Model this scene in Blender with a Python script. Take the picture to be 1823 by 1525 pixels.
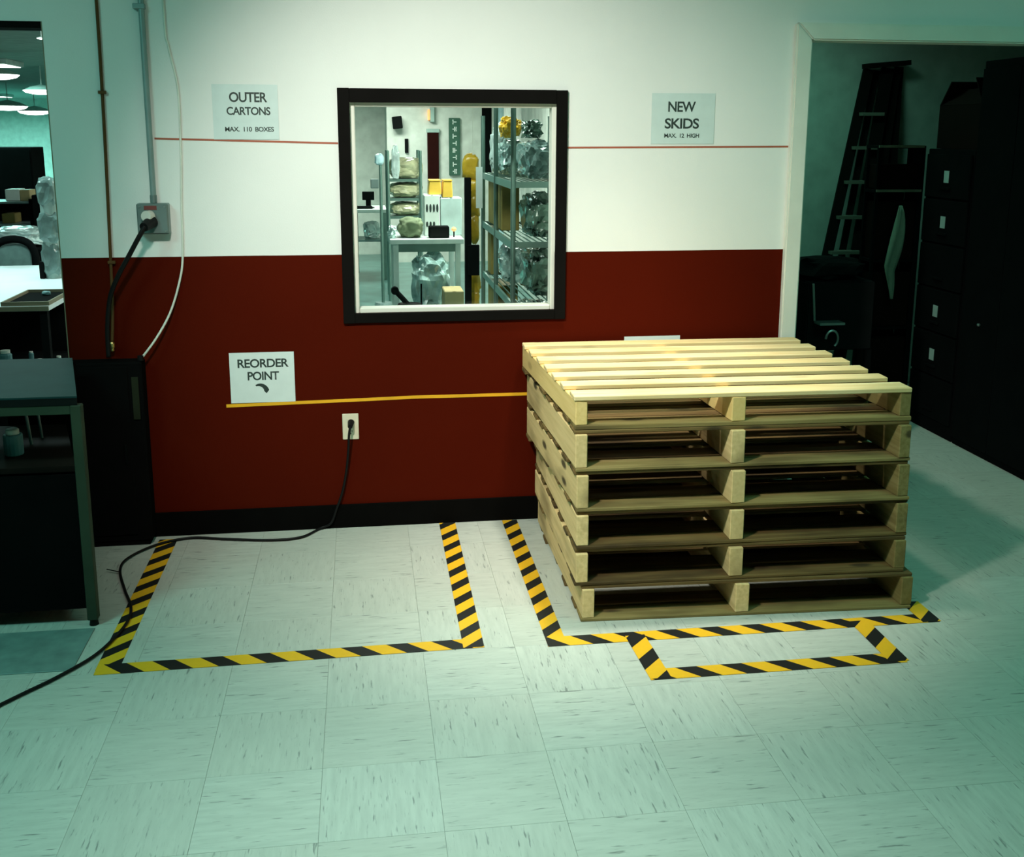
import bpy, bmesh, math, random
from mathutils import Vector, Matrix

for o in list(bpy.data.objects): bpy.data.objects.remove(o)
scn = bpy.context.scene
C = scn.collection
rnd = random.Random(7)

# ------------------------------------------------------------------ camera
W_PX, H_PX, PP = 1823.0, 1525.0, (911.5, 618.0)
YAW, PITCH, ROLL, F_PX, CAM_D, CAM_H = 0.14177, 0.200195, 0.003275, 1866.5, 4.3618, 1.6711
_cy, _sy, _cp, _sp = math.cos(YAW), math.sin(YAW), math.cos(PITCH), math.sin(PITCH)
FWD = Vector((_sy * _cp, _cy * _cp, -_sp)); RGT0 = Vector((_cy, -_sy, 0)); UP0 = RGT0.cross(FWD)
RGT = RGT0 * math.cos(ROLL) + UP0 * math.sin(ROLL); UP = UP0 * math.cos(ROLL) - RGT0 * math.sin(ROLL)
CAM = Vector((0, -CAM_D, CAM_H))
cam_data = bpy.data.cameras.new('camera'); cam = bpy.data.objects.new('camera', cam_data); C.objects.link(cam)
m = Matrix.Identity(4)
for i in range(3):
    m[i][0], m[i][1], m[i][2], m[i][3] = RGT[i], UP[i], -FWD[i], CAM[i]
cam.matrix_world = m
cam_data.sensor_width = 36; cam_data.lens = F_PX * 36 / W_PX
cam_data.shift_y = -(H_PX / 2 - PP[1]) / W_PX
cam_data.clip_start = 0.05; cam_data.clip_end = 200
scn.camera = cam

def at(px, py, Y):
    """world point on the depth plane y=Y seen at a pixel of the photograph (used to read measurements off it)"""
    d = RGT * ((px - PP[0]) / F_PX) - UP * ((py - PP[1]) / F_PX) + FWD
    return CAM + d * ((Y + CAM_D) / d.y)
def atz(px, py, Z):
    d = RGT * ((px - PP[0]) / F_PX) - UP * ((py - PP[1]) / F_PX) + FWD
    return CAM + d * ((Z - CAM_H) / d.z)

# ------------------------------------------------------------------ world, exposure, lights
world = bpy.data.worlds.new('world'); scn.world = world; world.use_nodes = True
bg = world.node_tree.nodes['Background']; bg.inputs[0].default_value = (0.25, 0.6, 0.5, 1); bg.inputs[1].default_value = 0.02
vs = scn.view_settings
vs.view_transform = 'Standard'; vs.look = 'None'; vs.gamma = 1.0; vs.use_curve_mapping = False
vs.exposure = 0.0

CEIL = 3.3          # main room
HALL = 2.5          # hall behind the wall
ADDED_LAMPS = []          # added, unseen panels that fill in light: (x, y, ceiling z, size x, size y, watts, colour, spread degrees, label)
ADDED_LAMPS.append((0.25, -2.1, CEIL, 1.2, 0.6, 6, (0.80, 1.0, 0.90), 50, 'added fill light panel in front of the marked floor'))
ADDED_LAMPS.append((2.5, -2.2, CEIL, 1.2, 0.6, 20, (0.10, 1.0, 0.72), 170, 'added teal fill light panel right of the camera'))
ADDED_LAMPS.append((-2.4, -2.6, CEIL, 1.2, 0.6, 52, (0.28, 1.0, 0.86), 170, 'added teal fill light panel left of the camera'))
ADDED_LAMPS.append((1.0, 4.6, HALL, 1.2, 0.6, 92, (0.92, 1.0, 0.90), 170, 'added ceiling light panel above the bench beyond the window'))
ADDED_LAMPS.append((0.2, 1.3, HALL, 1.2, 0.6, 22, (0.85, 1.0, 0.90), 170, 'added ceiling light panel just behind the window'))
ADDED_LAMPS.append((0.1, 8.3, HALL, 1.2, 0.6, 80, (0.95, 1.0, 0.9), 170, 'added ceiling light panel near the far wall'))
ADDED_LAMPS.append((-2.3, 2.6, HALL, 1.2, 0.6, 28, (0.62, 1.0, 0.95), 160, 'added ceiling light panel above the white table'))
ADDED_LAMPS.append((-4.6, 9.0, HALL, 1.2, 0.6, 110, (0.35, 1.0, 0.85), 170, 'added ceiling light panel deep in the hall'))
ADDED_LAMPS.append((-8.2, 20.5, HALL, 1.2, 0.6, 420, (0.35, 1.0, 0.88), 170, 'added ceiling light panel at the far end of the hall'))
ADDED_LAMPS.append((2.45, 1.35, 2.7, 0.6, 0.3, 5.0, (0.25, 1.0, 0.72), 150, 'small added ceiling light panel inside the storeroom'))
# added spotlights, out of view, shaping the main light: (position, target, watts, colour, cone degrees, label)
ADDED_SPOTS = [((-0.52, -2.40, CEIL - 0.32), (0.60, -0.16, 0.92), 378, (1.0, 0.975, 0.87), 73, 'added ceiling spotlight aimed at the two tone wall'),
         ((1.00, -0.70, CEIL - 0.10), (1.04, -0.60, 0.0), 270, (1.0, 0.95, 0.82), 50, 'added ceiling spotlight above the pallet stack')]

# ------------------------------------------------------------------ helpers
def link(o, parent=None):
    C.objects.link(o)
    if parent is not None: o.parent = parent
    return o
def tag(o, label=None, cat=None, group=None, kind=None):
    if label: o['label'] = label
    if cat: o['category'] = cat
    if group: o['group'] = group
    if kind: o['kind'] = kind
    return o
def thing(name, label, cat, loc=(0, 0, 0), rz=0.0, group=None):
    o = bpy.data.objects.new(name, None); link(o); o.location = loc; o.rotation_euler = (0, 0, rz)
    o.empty_display_size = 0.1
    return tag(o, label, cat, group)
def obj(name, bm, mat, parent=None, loc=(0, 0, 0), rot=(0, 0, 0), smooth=False):
    if isinstance(bm, bpy.types.Mesh): me = bm
    else:
        bmesh.ops.recalc_face_normals(bm, faces=bm.faces)
        me = bpy.data.meshes.new(name); bm.to_mesh(me); bm.free()
        if smooth:
            for p in me.polygons: p.use_smooth = True
    if mat is not None and not me.materials: me.materials.append(mat)
    o = bpy.data.objects.new(name, me); link(o, parent); o.location = loc; o.rotation_euler = rot
    return o
def box(bm, x0, x1, y0, y1, z0, z1, bevel=0.0, M=None):
    r = bmesh.ops.create_cube(bm, size=1.0); vs_ = r['verts']
    for v in vs_:
        v.co = Vector(((x0 + x1) / 2 + v.co.x * (x1 - x0), (y0 + y1) / 2 + v.co.y * (y1 - y0), (z0 + z1) / 2 + v.co.z * (z1 - z0)))
    if bevel > 0:
        es = list({e for v in vs_ for e in v.link_edges})
        rr = bmesh.ops.bevel(bm, geom=es, offset=bevel, segments=1, affect='EDGES', profile=0.5)
        vs_ = list({v for f in rr['faces'] for v in f.verts} | {v for v in vs_ if v.is_valid})
    if M is not None:
        for v in vs_: v.co = M @ v.co
    return vs_
def bx(*a, bevel=0.0):
    bm = bmesh.new(); box(bm, *a, bevel=bevel); return bm
def cyl(bm, p0, p1, r0, r1=None, n=16):
    p0, p1 = Vector(p0), Vector(p1); r1 = r0 if r1 is None else r1
    d = p1 - p0
    M = Matrix.Translation((p0 + p1) / 2) @ d.to_track_quat('Z', 'Y').to_matrix().to_4x4()
    return bmesh.ops.create_cone(bm, cap_ends=True, segments=n, radius1=r0, radius2=r1, depth=d.length, matrix=M)['verts']
def cy(p0, p1, r0, r1=None, n=16):
    bm = bmesh.new(); cyl(bm, p0, p1, r0, r1, n); return bm
def beam(bm, p0, p1, w, t, up=(0, 0, 1), bevel=0.0):
    """bar of section w x t from p0 to p1"""
    p0, p1 = Vector(p0), Vector(p1); d = (p1 - p0); L = d.length; d.normalize()
    s = d.cross(Vector(up)).normalized(); u = s.cross(d)
    M = Matrix.Identity(4)
    for i in range(3): M[i][0], M[i][1], M[i][2], M[i][3] = d[i], s[i], u[i], p0[i]
    return box(bm, 0, L, -w / 2, w / 2, -t / 2, t / 2, bevel, M)
def bmm(*a, **k):
    bm = bmesh.new(); beam(bm, *a, **k); return bm
def smooth_path(pts, k=8):
    P = [Vector(p) for p in pts]; out = []
    for i in range(len(P) - 1):
        a, b, c, d = P[max(i - 1, 0)], P[i], P[i + 1], P[min(i + 2, len(P) - 1)]
        for j in range(k):
            t = j / k
            out.append(0.5 * ((2 * b) + (c - a) * t + (2 * a - 5 * b + 4 * c - d) * t * t + (3 * b - a - 3 * c + d) * t ** 3))
    out.append(P[-1]); return out
def tube(pts, r, n=8, k=8, smooth=True):
    P = smooth_path(pts, k) if smooth else [Vector(p) for p in pts]
    bm = bmesh.new(); rings = []; a = None
    for i, p in enumerate(P):
        t = (P[min(i + 1, len(P) - 1)] - P[max(i - 1, 0)]).normalized()
        if a is None: a = t.cross(Vector((1, 0, 0)) if abs(t.x) < 0.8 else Vector((0, 1, 0)))
        a = a - t * a.dot(t); a.normalize(); b = t.cross(a)      # frame carried along the path
        rings.append([bm.verts.new(p + a * (r * math.cos(q * 2 * math.pi / n)) + b * (r * math.sin(q * 2 * math.pi / n))) for q in range(n)])
    for A, B in zip(rings, rings[1:]):
        for q in range(n): bm.faces.new((A[q], A[(q + 1) % n], B[(q + 1) % n], B[q]))
    bm.faces.new(rings[0]); bm.faces.new(rings[-1]); return bm
def lathe(prof, n=20, cx=0, cy_=0):
    bm = bmesh.new(); rings = []
    for r, z in prof:
        rings.append([bm.verts.new((cx + r * math.cos(2 * math.pi * q / n), cy_ + r * math.sin(2 * math.pi * q / n), z)) for q in range(n)])
    for A, B in zip(rings, rings[1:]):
        for q in range(n): bm.faces.new((A[q], A[(q + 1) % n], B[(q + 1) % n], B[q]))
    bm.faces.new(rings[0][::-1]); bm.faces.new(rings[-1]); return bm
from mathutils import noise as mnoise
def crumple(sx, sy, sz, seed, amp=0.16, freq=2.6, sub=4, flat=True, power=0.70):
    """crumpled bag standing on z=0: rounded box, dented by noise"""
    bm = bmesh.new(); bmesh.ops.create_icosphere(bm, subdivisions=sub, radius=1.0)
    off = Vector((seed * 3.17, seed * 1.31, seed * 5.7))
    for v in bm.verts:
        d = v.co.normalized()
        q = Vector([math.copysign(abs(c) ** power, c) for c in d])
        n1 = mnoise.noise(d * freq + off); n2 = abs(mnoise.noise(d * freq * 2.3 + off * 1.7)); n3 = abs(mnoise.noise(d * freq * 5.1 + off))
        n4 = abs(mnoise.noise(d * freq * 9.0 + off * 0.7))
        q *= 1 + amp * n1 - amp * 0.9 * n2 + amp * 0.55 * n3 - amp * 0.35 * n4
        v.co = Vector((q.x * sx / 2, q.y * sy / 2, q.z * sz / 2 + sz / 2))
        if flat and v.co.z < sz * 0.08: v.co.z = max(0.0, v.co.z * 0.4)
    zmin = min(v.co.z for v in bm.verts)
    for v in bm.verts: v.co.z -= zmin
    return bm

# ------------------------------------------------------------------ materials
def nt(name):
    mt = bpy.data.materials.new(name); mt.use_nodes = True
    t = mt.node_tree; b = t.nodes['Principled BSDF']; return mt, t, b
def N(t, typ, **kw):
    n = t.nodes.new(typ)
    for k, v in kw.items(): setattr(n, k, v)
    return n
def mat(name, col, rough=0.6, metal=0.0, var=0.12, scale=8.0, bump=0.0, bscale=60.0, emit=None, spec=0.5, coat=0.0, trans=0.0):
    mt, t, b = nt(name)
    tc = N(t, 'ShaderNodeTexCoord'); no = N(t, 'ShaderNodeTexNoise'); no.inputs['Scale'].default_value = scale; no.inputs['Detail'].default_value = 4
    t.links.new(tc.outputs['Object'], no.inputs['Vector'])
    rp = N(t, 'ShaderNodeValToRGB')
    rp.color_ramp.elements[0].position = 0.3; rp.color_ramp.elements[1].position = 0.7
    rp.color_ramp.elements[0].color = [c * (1 - var) for c in col] + [1]; rp.color_ramp.elements[1].color = [min(1, c * (1 + var)) for c in col] + [1]
    t.links.new(no.outputs['Fac'], rp.inputs['Fac']); t.links.new(rp.outputs['Color'], b.inputs['Base Color'])
    b.inputs['Roughness'].default_value = rough; b.inputs['Metallic'].default_value = metal
    b.inputs['Specular IOR Level'].default_value = spec; b.inputs['Coat Weight'].default_value = coat
    if trans: b.inputs['Transmission Weight'].default_value = trans
    if bump:
        n2 = N(t, 'ShaderNodeTexNoise'); n2.inputs['Scale'].default_value = bscale; n2.inputs['Detail'].default_value = 3
        t.links.new(tc.outputs['Object'], n2.inputs['Vector'])
        bp = N(t, 'ShaderNodeBump'); bp.inputs['Strength'].default_value = bump; bp.inputs['Distance'].default_value = 0.01
        t.links.new(n2.outputs['Fac'], bp.inputs['Height']); t.links.new(bp.outputs['Normal'], b.inputs['Normal'])
    if emit:
        b.inputs['Emission Color'].default_value = list(emit[0]) + [1]; b.inputs['Emission Strength'].default_value = emit[1]
    return mt
def math_node(t, op, a, b=None, c=None):
    n = N(t, 'ShaderNodeMath', operation=op)
    for i, v in enumerate((a, b, c)):
        if v is None: continue
        if isinstance(v, (int, float)): n.inputs[i].default_value = v
        else: t.links.new(v, n.inputs[i])
    return n.outputs[0]
def mixc(t, f, a, b):
    n = N(t, 'ShaderNodeMix', data_type='RGBA')
    for s, v in ((0, f), (6, a), (7, b)):
        if isinstance(v, (int, float)): n.inputs[s].default_value = v
        elif isinstance(v, (tuple, list)): n.inputs[s].default_value = list(v) + [1]
        else: t.links.new(v, n.inputs[s])
    return n.outputs[2]

SPLIT = 1.184
def wall_paint():
    mt, t, b = nt('two tone wall paint')
    tc = N(t, 'ShaderNodeTexCoord'); sp = N(t, 'ShaderNodeSeparateXYZ'); t.links.new(tc.outputs['Object'], sp.inputs[0])
    no = N(t, 'ShaderNodeTexNoise'); no.inputs['Scale'].default_value = 3; no.inputs['Detail'].default_value = 5; t.links.new(tc.outputs['Object'], no.inputs['Vector'])
    wob = math_node(t, 'MULTIPLY_ADD', no.outputs['Fac'], 0.004, SPLIT - 0.002)
    f = math_node(t, 'LESS_THAN', sp.outputs['Z'], wob)
    white = mixc(t, no.outputs['Fac'], (0.72, 0.74, 0.71), (0.79, 0.81, 0.78))
    red = mixc(t, no.outputs['Fac'], (0.062, 0.0050, 0.0014), (0.076, 0.0062, 0.0018))
    t.links.new(mixc(t, f, white, red), b.inputs['Base Color']); b.inputs['Roughness'].default_value = 0.6
    b.inputs['Specular IOR Level'].default_value = 0.02
    n2 = N(t, 'ShaderNodeTexNoise'); n2.inputs['Scale'].default_value = 180; t.links.new(tc.outputs['Object'], n2.inputs['Vector'])
    bp = N(t, 'ShaderNodeBump'); bp.inputs['Strength'].default_value = 0.08; bp.inputs['Distance'].default_value = 0.004
    t.links.new(n2.outputs['Fac'], bp.inputs['Height']); t.links.new(bp.outputs['Normal'], b.inputs['Normal'])
    return mt
def tile_mat():
    """vinyl tile: pale marbled ground with short dark streaks running along the tile's own x"""
    mt, t, b = nt('streaked vinyl tile')
    tc = N(t, 'ShaderNodeTexCoord'); oi = N(t, 'ShaderNodeObjectInfo')
    off = N(t, 'ShaderNodeVectorMath', operation='MULTIPLY'); off.inputs[1].default_value = (37, 91, 13)
    cb = N(t, 'ShaderNodeCombineXYZ')
    for i in range(3): t.links.new(oi.outputs['Random'], cb.inputs[i])
    t.links.new(cb.outputs[0], off.inputs[0])
    ad = N(t, 'ShaderNodeVectorMath', operation='ADD'); t.links.new(tc.outputs['Object'], ad.inputs[0]); t.links.new(off.outputs[0], ad.inputs[1])
    def streak(sc, lo, hi, det=3):
        mp = N(t, 'ShaderNodeMapping'); mp.inputs['Scale'].default_value = sc; t.links.new(ad.outputs[0], mp.inputs['Vector'])
        no = N(t, 'ShaderNodeTexNoise'); no.inputs['Scale'].default_value = 1; no.inputs['Detail'].default_value = det; t.links.new(mp.outputs[0], no.inputs['Vector'])
        mr = N(t, 'ShaderNodeMapRange'); mr.inputs[1].default_value = lo; mr.inputs[2].default_value = hi; t.links.new(no.outputs['Fac'], mr.inputs[0]); return mr.outputs[0]
    s1 = streak((14, 110, 1), 0.63, 0.72); s2 = streak((9, 60, 1), 0.35, 0.75); s3 = streak((22, 190, 1), 0.60, 0.74)
    base = mixc(t, s2, (0.54, 0.58, 0.52), (0.45, 0.49, 0.44))
    tint = mixc(t, math_node(t, 'MULTIPLY', oi.outputs['Random'], 0.35), base, (0.46, 0.47, 0.41))
    c1 = mixc(t, math_node(t, 'MULTIPLY', s3, 0.35), tint, (0.25, 0.28, 0.26))
    c2 = mixc(t, math_node(t, 'MULTIPLY', s1, 0.75), c1, (0.13, 0.15, 0.14))
    t.links.new(c2, b.inputs['Base Color']); b.inputs['Roughness'].default_value = 0.42
    b.inputs['Specular IOR Level'].default_value = 0.35
    return mt
def tape_mat(pitch):
    mt, t, b = nt('hazard stripe tape')
    tc = N(t, 'ShaderNodeTexCoord'); sp = N(t, 'ShaderNodeSeparateXYZ'); t.links.new(tc.outputs['Object'], sp.inputs[0])
    s = math_node(t, 'ADD', sp.outputs['X'], sp.outputs['Y'])
    fr = math_node(t, 'FRACT', math_node(t, 'DIVIDE', s, pitch))
    f = math_node(t, 'LESS_THAN', fr, 0.47)
    no = N(t, 'ShaderNodeTexNoise'); no.inputs['Scale'].default_value = 60; t.links.new(tc.outputs['Object'], no.inputs['Vector'])
    ye = mixc(t, no.outputs['Fac'], (0.85, 0.47, 0.015), (0.78, 0.42, 0.02))
    t.links.new(mixc(t, f, ye, (0.012, 0.013, 0.012)), b.inputs['Base Color']); b.inputs['Roughness'].default_value = 0.5
    b.inputs['Specular IOR Level'].default_value = 0.3
    return mt
def wood_mat(name, light, dark, stain, knots=0.5, lo_=0.52):
    mt, t, b = nt(name)
    tc = N(t, 'ShaderNodeTexCoord'); oi = N(t, 'ShaderNodeObjectInfo')
    cb = N(t, 'ShaderNodeCombineXYZ')
    for i, k in enumerate((51.0, 17.0, 29.0)): t.links.new(math_node(t, 'MULTIPLY', oi.outputs['Random'], k), cb.inputs[i])
    ad = N(t, 'ShaderNodeVectorMath', operation='ADD'); t.links.new(tc.outputs['Object'], ad.inputs[0]); t.links.new(cb.outputs[0], ad.inputs[1])
    def nz(sc, det=4):
        mp = N(t, 'ShaderNodeMapping'); mp.inputs['Scale'].default_value = sc; t.links.new(ad.outputs[0], mp.inputs['Vector'])
        no = N(t, 'ShaderNodeTexNoise'); no.inputs['Scale'].default_value = 1; no.inputs['Detail'].default_value = det; t.links.new(mp.outputs[0], no.inputs['Vector']); return no.outputs['Fac']
    def mr(v, lo, hi):
        n = N(t, 'ShaderNodeMapRange'); n.inputs[1].default_value = lo; n.inputs[2].default_value = hi; t.links.new(v, n.inputs[0]); return n.outputs[0]
    g = nz((3.0, 70, 70)); big = nz((2.0, 6, 6), 3)
    c = mixc(t, mr(g, 0.32, 0.68), light, dark)
    c = mixc(t, math_node(t, 'MULTIPLY', mr(oi.outputs['Random'], 0.0, 1.0), 0.55), c, dark)
    c = mixc(t, math_node(t, 'MULTIPLY', mr(big, lo_, lo_ + 0.18), 0.80), c, stain)
    vo = N(t, 'ShaderNodeTexVoronoi'); mp = N(t, 'ShaderNodeMapping'); mp.inputs['Scale'].default_value = (3.2, 9, 9)
    t.links.new(ad.outputs[0], mp.inputs['Vector']); t.links.new(mp.outputs[0], vo.inputs['Vector']); vo.inputs['Scale'].default_value = 1
    k = math_node(t, 'SUBTRACT', 1.0, mr(vo.outputs['Distance'], 0.09, 0.17))
    c = mixc(t, math_node(t, 'MULTIPLY', k, knots), c, (0.03, 0.022, 0.012))
    t.links.new(c, b.inputs['Base Color']); b.inputs['Roughness'].default_value = 0.75
    b.inputs['Specular IOR Level'].default_value = 0.2
    bp = N(t, 'ShaderNodeBump'); bp.inputs['Strength'].default_value = 0.3; bp.inputs['Distance'].default_value = 0.003
    t.links.new(g, bp.inputs['Height']); t.links.new(bp.outputs['Normal'], b.inputs['Normal'])
    return mt
def glass_mat():
    mt = bpy.data.materials.new('window glass'); mt.use_nodes = True; t = mt.node_tree; t.nodes.clear()
    out = N(t, 'ShaderNodeOutputMaterial'); tr = N(t, 'ShaderNodeBsdfTransparent'); gl = N(t, 'ShaderNodeBsdfGlossy'); mx = N(t, 'ShaderNodeMixShader')
    no = N(t, 'ShaderNodeTexNoise'); no.inputs['Scale'].default_value = 2
    tr.inputs['Color'].default_value = (0.93, 0.97, 0.95, 1); gl.inputs['Roughness'].default_value = 0.02
    fr = N(t, 'ShaderNodeFresnel'); fr.inputs['IOR'].default_value = 1.3
    t.links.new(fr.outputs[0], mx.inputs[0]); t.links.new(tr.outputs[0], mx.inputs[1]); t.links.new(gl.outputs[0], mx.inputs[2]); t.links.new(mx.outputs[0], out.inputs[0])
    return mt

M = {}
M['wall'] = wall_paint(); M['tile'] = tile_mat(); M['tape'] = tape_mat(0.150); M['tape_fine'] = tape_mat(0.126); M['glass'] = glass_mat()
M['pine'] = wood_mat('fresh pine', (0.86, 0.70, 0.40), (0.76, 0.55, 0.25), (0.66, 0.47, 0.20), 0.25)
M['aged'] = wood_mat('weathered pallet wood', (0.34, 0.26, 0.105), (0.22, 0.16, 0.055), (0.08, 0.055, 0.022), 0.8)
M['aged_shaded'] = wood_mat('brown stained and shaded pallet wood', (0.23, 0.155, 0.055), (0.12, 0.075, 0.026), (0.03, 0.018, 0.008), 0.8, 0.46)  # brown stain, darkened further for the shade inside the stack
M['tan'] = wood_mat('clean tan stringer', (0.86, 0.63, 0.27), (0.76, 0.53, 0.20), (0.66, 0.46, 0.18), 0.3)
M['grey_wood'] = wood_mat('pale weathered stringer wood', (0.84, 0.63, 0.32), (0.66, 0.48, 0.22), (0.28, 0.20, 0.09), 0.9)
M['base'] = mat('black vinyl baseboard', (0.0032, 0.003, 0.0027), 0.8, spec=0.02)
M['slab'] = mat('grout and slab', (0.30, 0.33, 0.29), 0.8)
M['white_room'] = mat('plain wall paint', (0.62, 0.66, 0.60), 0.7)
M['store_wall'] = mat('storeroom wall paint', (0.42, 0.55, 0.48), 0.9, spec=0.1)
M['ceil'] = mat('ceiling board', (0.30, 0.38, 0.34), 0.9)
M['dimwall'] = mat('shop wall paint', (0.06, 0.09, 0.08), 0.9)
M['hall_floor'] = mat('polished hall floor', (0.10, 0.22, 0.20), 0.28, var=0.3, scale=4)
M['white_trim'] = mat('white trim paint', (0.72, 0.74, 0.66), 0.45, var=0.04)
M['black_frame'] = mat('black frame paint', (0.006, 0.0055, 0.005), 0.8, spec=0.03)
M['tan_edge'] = mat('tan jamb edge', (0.22, 0.19, 0.12), 0.6)
M['paper'] = mat('paper', (0.66, 0.74, 0.72), 0.6, var=0.03, scale=20)
M['paper2'] = mat('laminated paper', (0.58, 0.69, 0.67), 0.4, var=0.03, scale=20)
M['ink'] = mat('black ink', (0.02, 0.035, 0.03), 0.6)
M['red_tape'] = mat('thin red tape', (0.36, 0.09, 0.045), 0.6)
M['yellow_tape'] = mat('yellow tape', (0.80, 0.40, 0.01), 0.5)
M['steel_box'] = mat('galvanized steel', (0.20, 0.27, 0.26), 0.45, 0.6)
M['conduit'] = mat('painted steel conduit', (0.24, 0.34, 0.33), 0.4, 0.3)
M['black'] = mat('black rubber', (0.007, 0.007, 0.007), 0.5, spec=0.15)
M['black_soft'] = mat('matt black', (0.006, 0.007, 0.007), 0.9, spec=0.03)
M['brown_hose'] = mat('dark brown rubber hose', (0.10, 0.050, 0.018), 0.6, spec=0.1)
M['brass'] = mat('brass', (0.75, 0.55, 0.22), 0.3, 1.0)
M['cream'] = mat('cream cable jacket', (0.66, 0.68, 0.60), 0.5)
M['ivory'] = mat('ivory plastic', (0.72, 0.66, 0.50), 0.4)
M['grey_plug'] = mat('pale grey plug', (0.60, 0.60, 0.54), 0.4)
M['stainless'] = mat('brushed stainless', (0.30, 0.36, 0.34), 0.42, 0.85, bump=0.05)
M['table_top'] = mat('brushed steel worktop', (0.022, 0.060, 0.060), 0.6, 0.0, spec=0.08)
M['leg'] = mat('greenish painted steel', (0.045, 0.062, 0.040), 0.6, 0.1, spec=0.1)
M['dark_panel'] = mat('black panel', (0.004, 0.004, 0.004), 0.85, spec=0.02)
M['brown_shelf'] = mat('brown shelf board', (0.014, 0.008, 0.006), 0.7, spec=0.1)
M['mat'] = mat('blue grey floor mat', (0.17, 0.27, 0.25), 0.45, var=0.2, scale=14)
M['blue_can'] = mat('pale blue can', (0.10, 0.24, 0.25), 0.5)
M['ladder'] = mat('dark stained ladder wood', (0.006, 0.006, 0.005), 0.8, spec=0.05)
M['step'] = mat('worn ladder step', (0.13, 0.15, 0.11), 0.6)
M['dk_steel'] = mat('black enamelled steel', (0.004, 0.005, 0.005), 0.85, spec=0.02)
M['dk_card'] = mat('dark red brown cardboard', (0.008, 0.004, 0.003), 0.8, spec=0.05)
M['label'] = mat('pale label card', (0.30, 0.42, 0.38), 0.6)
M['bar'] = mat('dull shelf bar', (0.22, 0.22, 0.15), 0.5, 0.2)
M['cloth'] = mat('pale grey rag', (0.20, 0.25, 0.18), 0.9, bump=0.4, bscale=30)
M['rack'] = mat('chrome wire rack', (0.20, 0.32, 0.28), 0.35, 0.7)
M['clear'] = mat('crinkled clear plastic wrap', (0.30, 0.44, 0.42), 0.18, var=0.55, scale=6, bump=0.6, bscale=9, coat=0.6)
M['clear_pale'] = mat('pale plastic wrap', (0.58, 0.70, 0.68), 0.2, var=0.4, scale=7, bump=0.5, bscale=10, coat=0.5)
M['clear_dark'] = mat('dark wrapped bundle', (0.10, 0.17, 0.13), 0.18, var=0.8, scale=6, bump=0.7, bscale=9, coat=0.7)
M['roll_wrap'] = mat('grey plastic sheet', (0.16, 0.25, 0.23), 0.3, var=0.5, scale=8, bump=0.4, bscale=10)
M['tan_wrap'] = mat('tan goods in plastic', (0.50, 0.48, 0.30), 0.25, var=0.35, scale=7, bump=0.4, bscale=10, coat=0.5)
M['olive_card'] = mat('olive brown cardboard', (0.20, 0.16, 0.035), 0.7, var=0.25)
M['card'] = mat('tan cardboard', (0.42, 0.33, 0.16), 0.7)
M['yellow_bag'] = mat('yellow plastic bag', (0.70, 0.42, 0.03), 0.3, var=0.25, bump=0.6, bscale=16, coat=0.3)
M['yellow_bin'] = mat('amber plastic bin', (0.78, 0.48, 0.07), 0.4)
M['white_card'] = mat('white carton', (0.72, 0.78, 0.74), 0.5, var=0.05)
M['grey_card'] = mat('pale blue grey carton', (0.46, 0.58, 0.56), 0.5)
M['bench'] = mat('pale bench top', (0.52, 0.62, 0.58), 0.4)
M['olive_bag'] = mat('olive cloth', (0.16, 0.20, 0.11), 0.8, bump=0.4, bscale=20)
M['green_sign'] = mat('dark green sign board', (0.03, 0.10, 0.065), 0.5)
M['banner'] = mat('dark maroon panel', (0.020, 0.004, 0.003), 0.8, spec=0.05)
M['orange'] = mat('orange lamp', (0.9, 0.35, 0.12), 0.5, emit=((1.0, 0.36, 0.14), 1.2))
M['pale_blue'] = mat('pale blue tube', (0.50, 0.72, 0.78), 0.4)
M['white_table'] = mat('white laminate', (0.80, 0.86, 0.88), 0.4, var=0.03)
M['lamp_glow'] = mat('lit lamp diffuser', (0.9, 0.95, 0.9), 0.5, emit=((0.92, 1.0, 0.96), 6.0))
M['added_panel_glow'] = mat('added lit panel diffuser', (0.9, 0.95, 0.9), 0.5, emit=((0.95, 1.0, 0.92), 2.0))  # glowing face of the added ceiling panels
M['lamp_body'] = mat('white lamp housing', (0.6, 0.65, 0.62), 0.5)

# ------------------------------------------------------------------ the setting
def struct(name, bm, mt, parent=None, **k):
    o = obj(name, bm, mt, parent, **k)
    if parent is None: o['kind'] = 'structure'
    return o
TH = 0.12
WX0, WX1, WZ0, WZ1 = -0.043, 0.808, 0.935, 1.799      # window opening
DLX0, DLX1, DLZ = -2.15, -1.187, 2.087                # left opening
DRX0, DRX1, DRZ = 1.83, 3.25, 2.115                   # storeroom opening (rough)
bm = bmesh.new()
def wseg(x0, x1, z0, z1): box(bm, x0, x1, 0, TH, z0, z1)
wseg(-4.0, DLX0, 0, CEIL); wseg(DLX0, DLX1, DLZ, CEIL); wseg(DLX1, WX0, 0, CEIL)
wseg(WX0, WX1, 0, WZ0); wseg(WX0, WX1, WZ1, CEIL); wseg(WX1, DRX0, 0, CEIL); wseg(DRX0, DRX1, DRZ, CEIL); wseg(DRX1, 4.6, 0, CEIL)
wall_back = struct('wall_back', bm, M['wall'])

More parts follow.
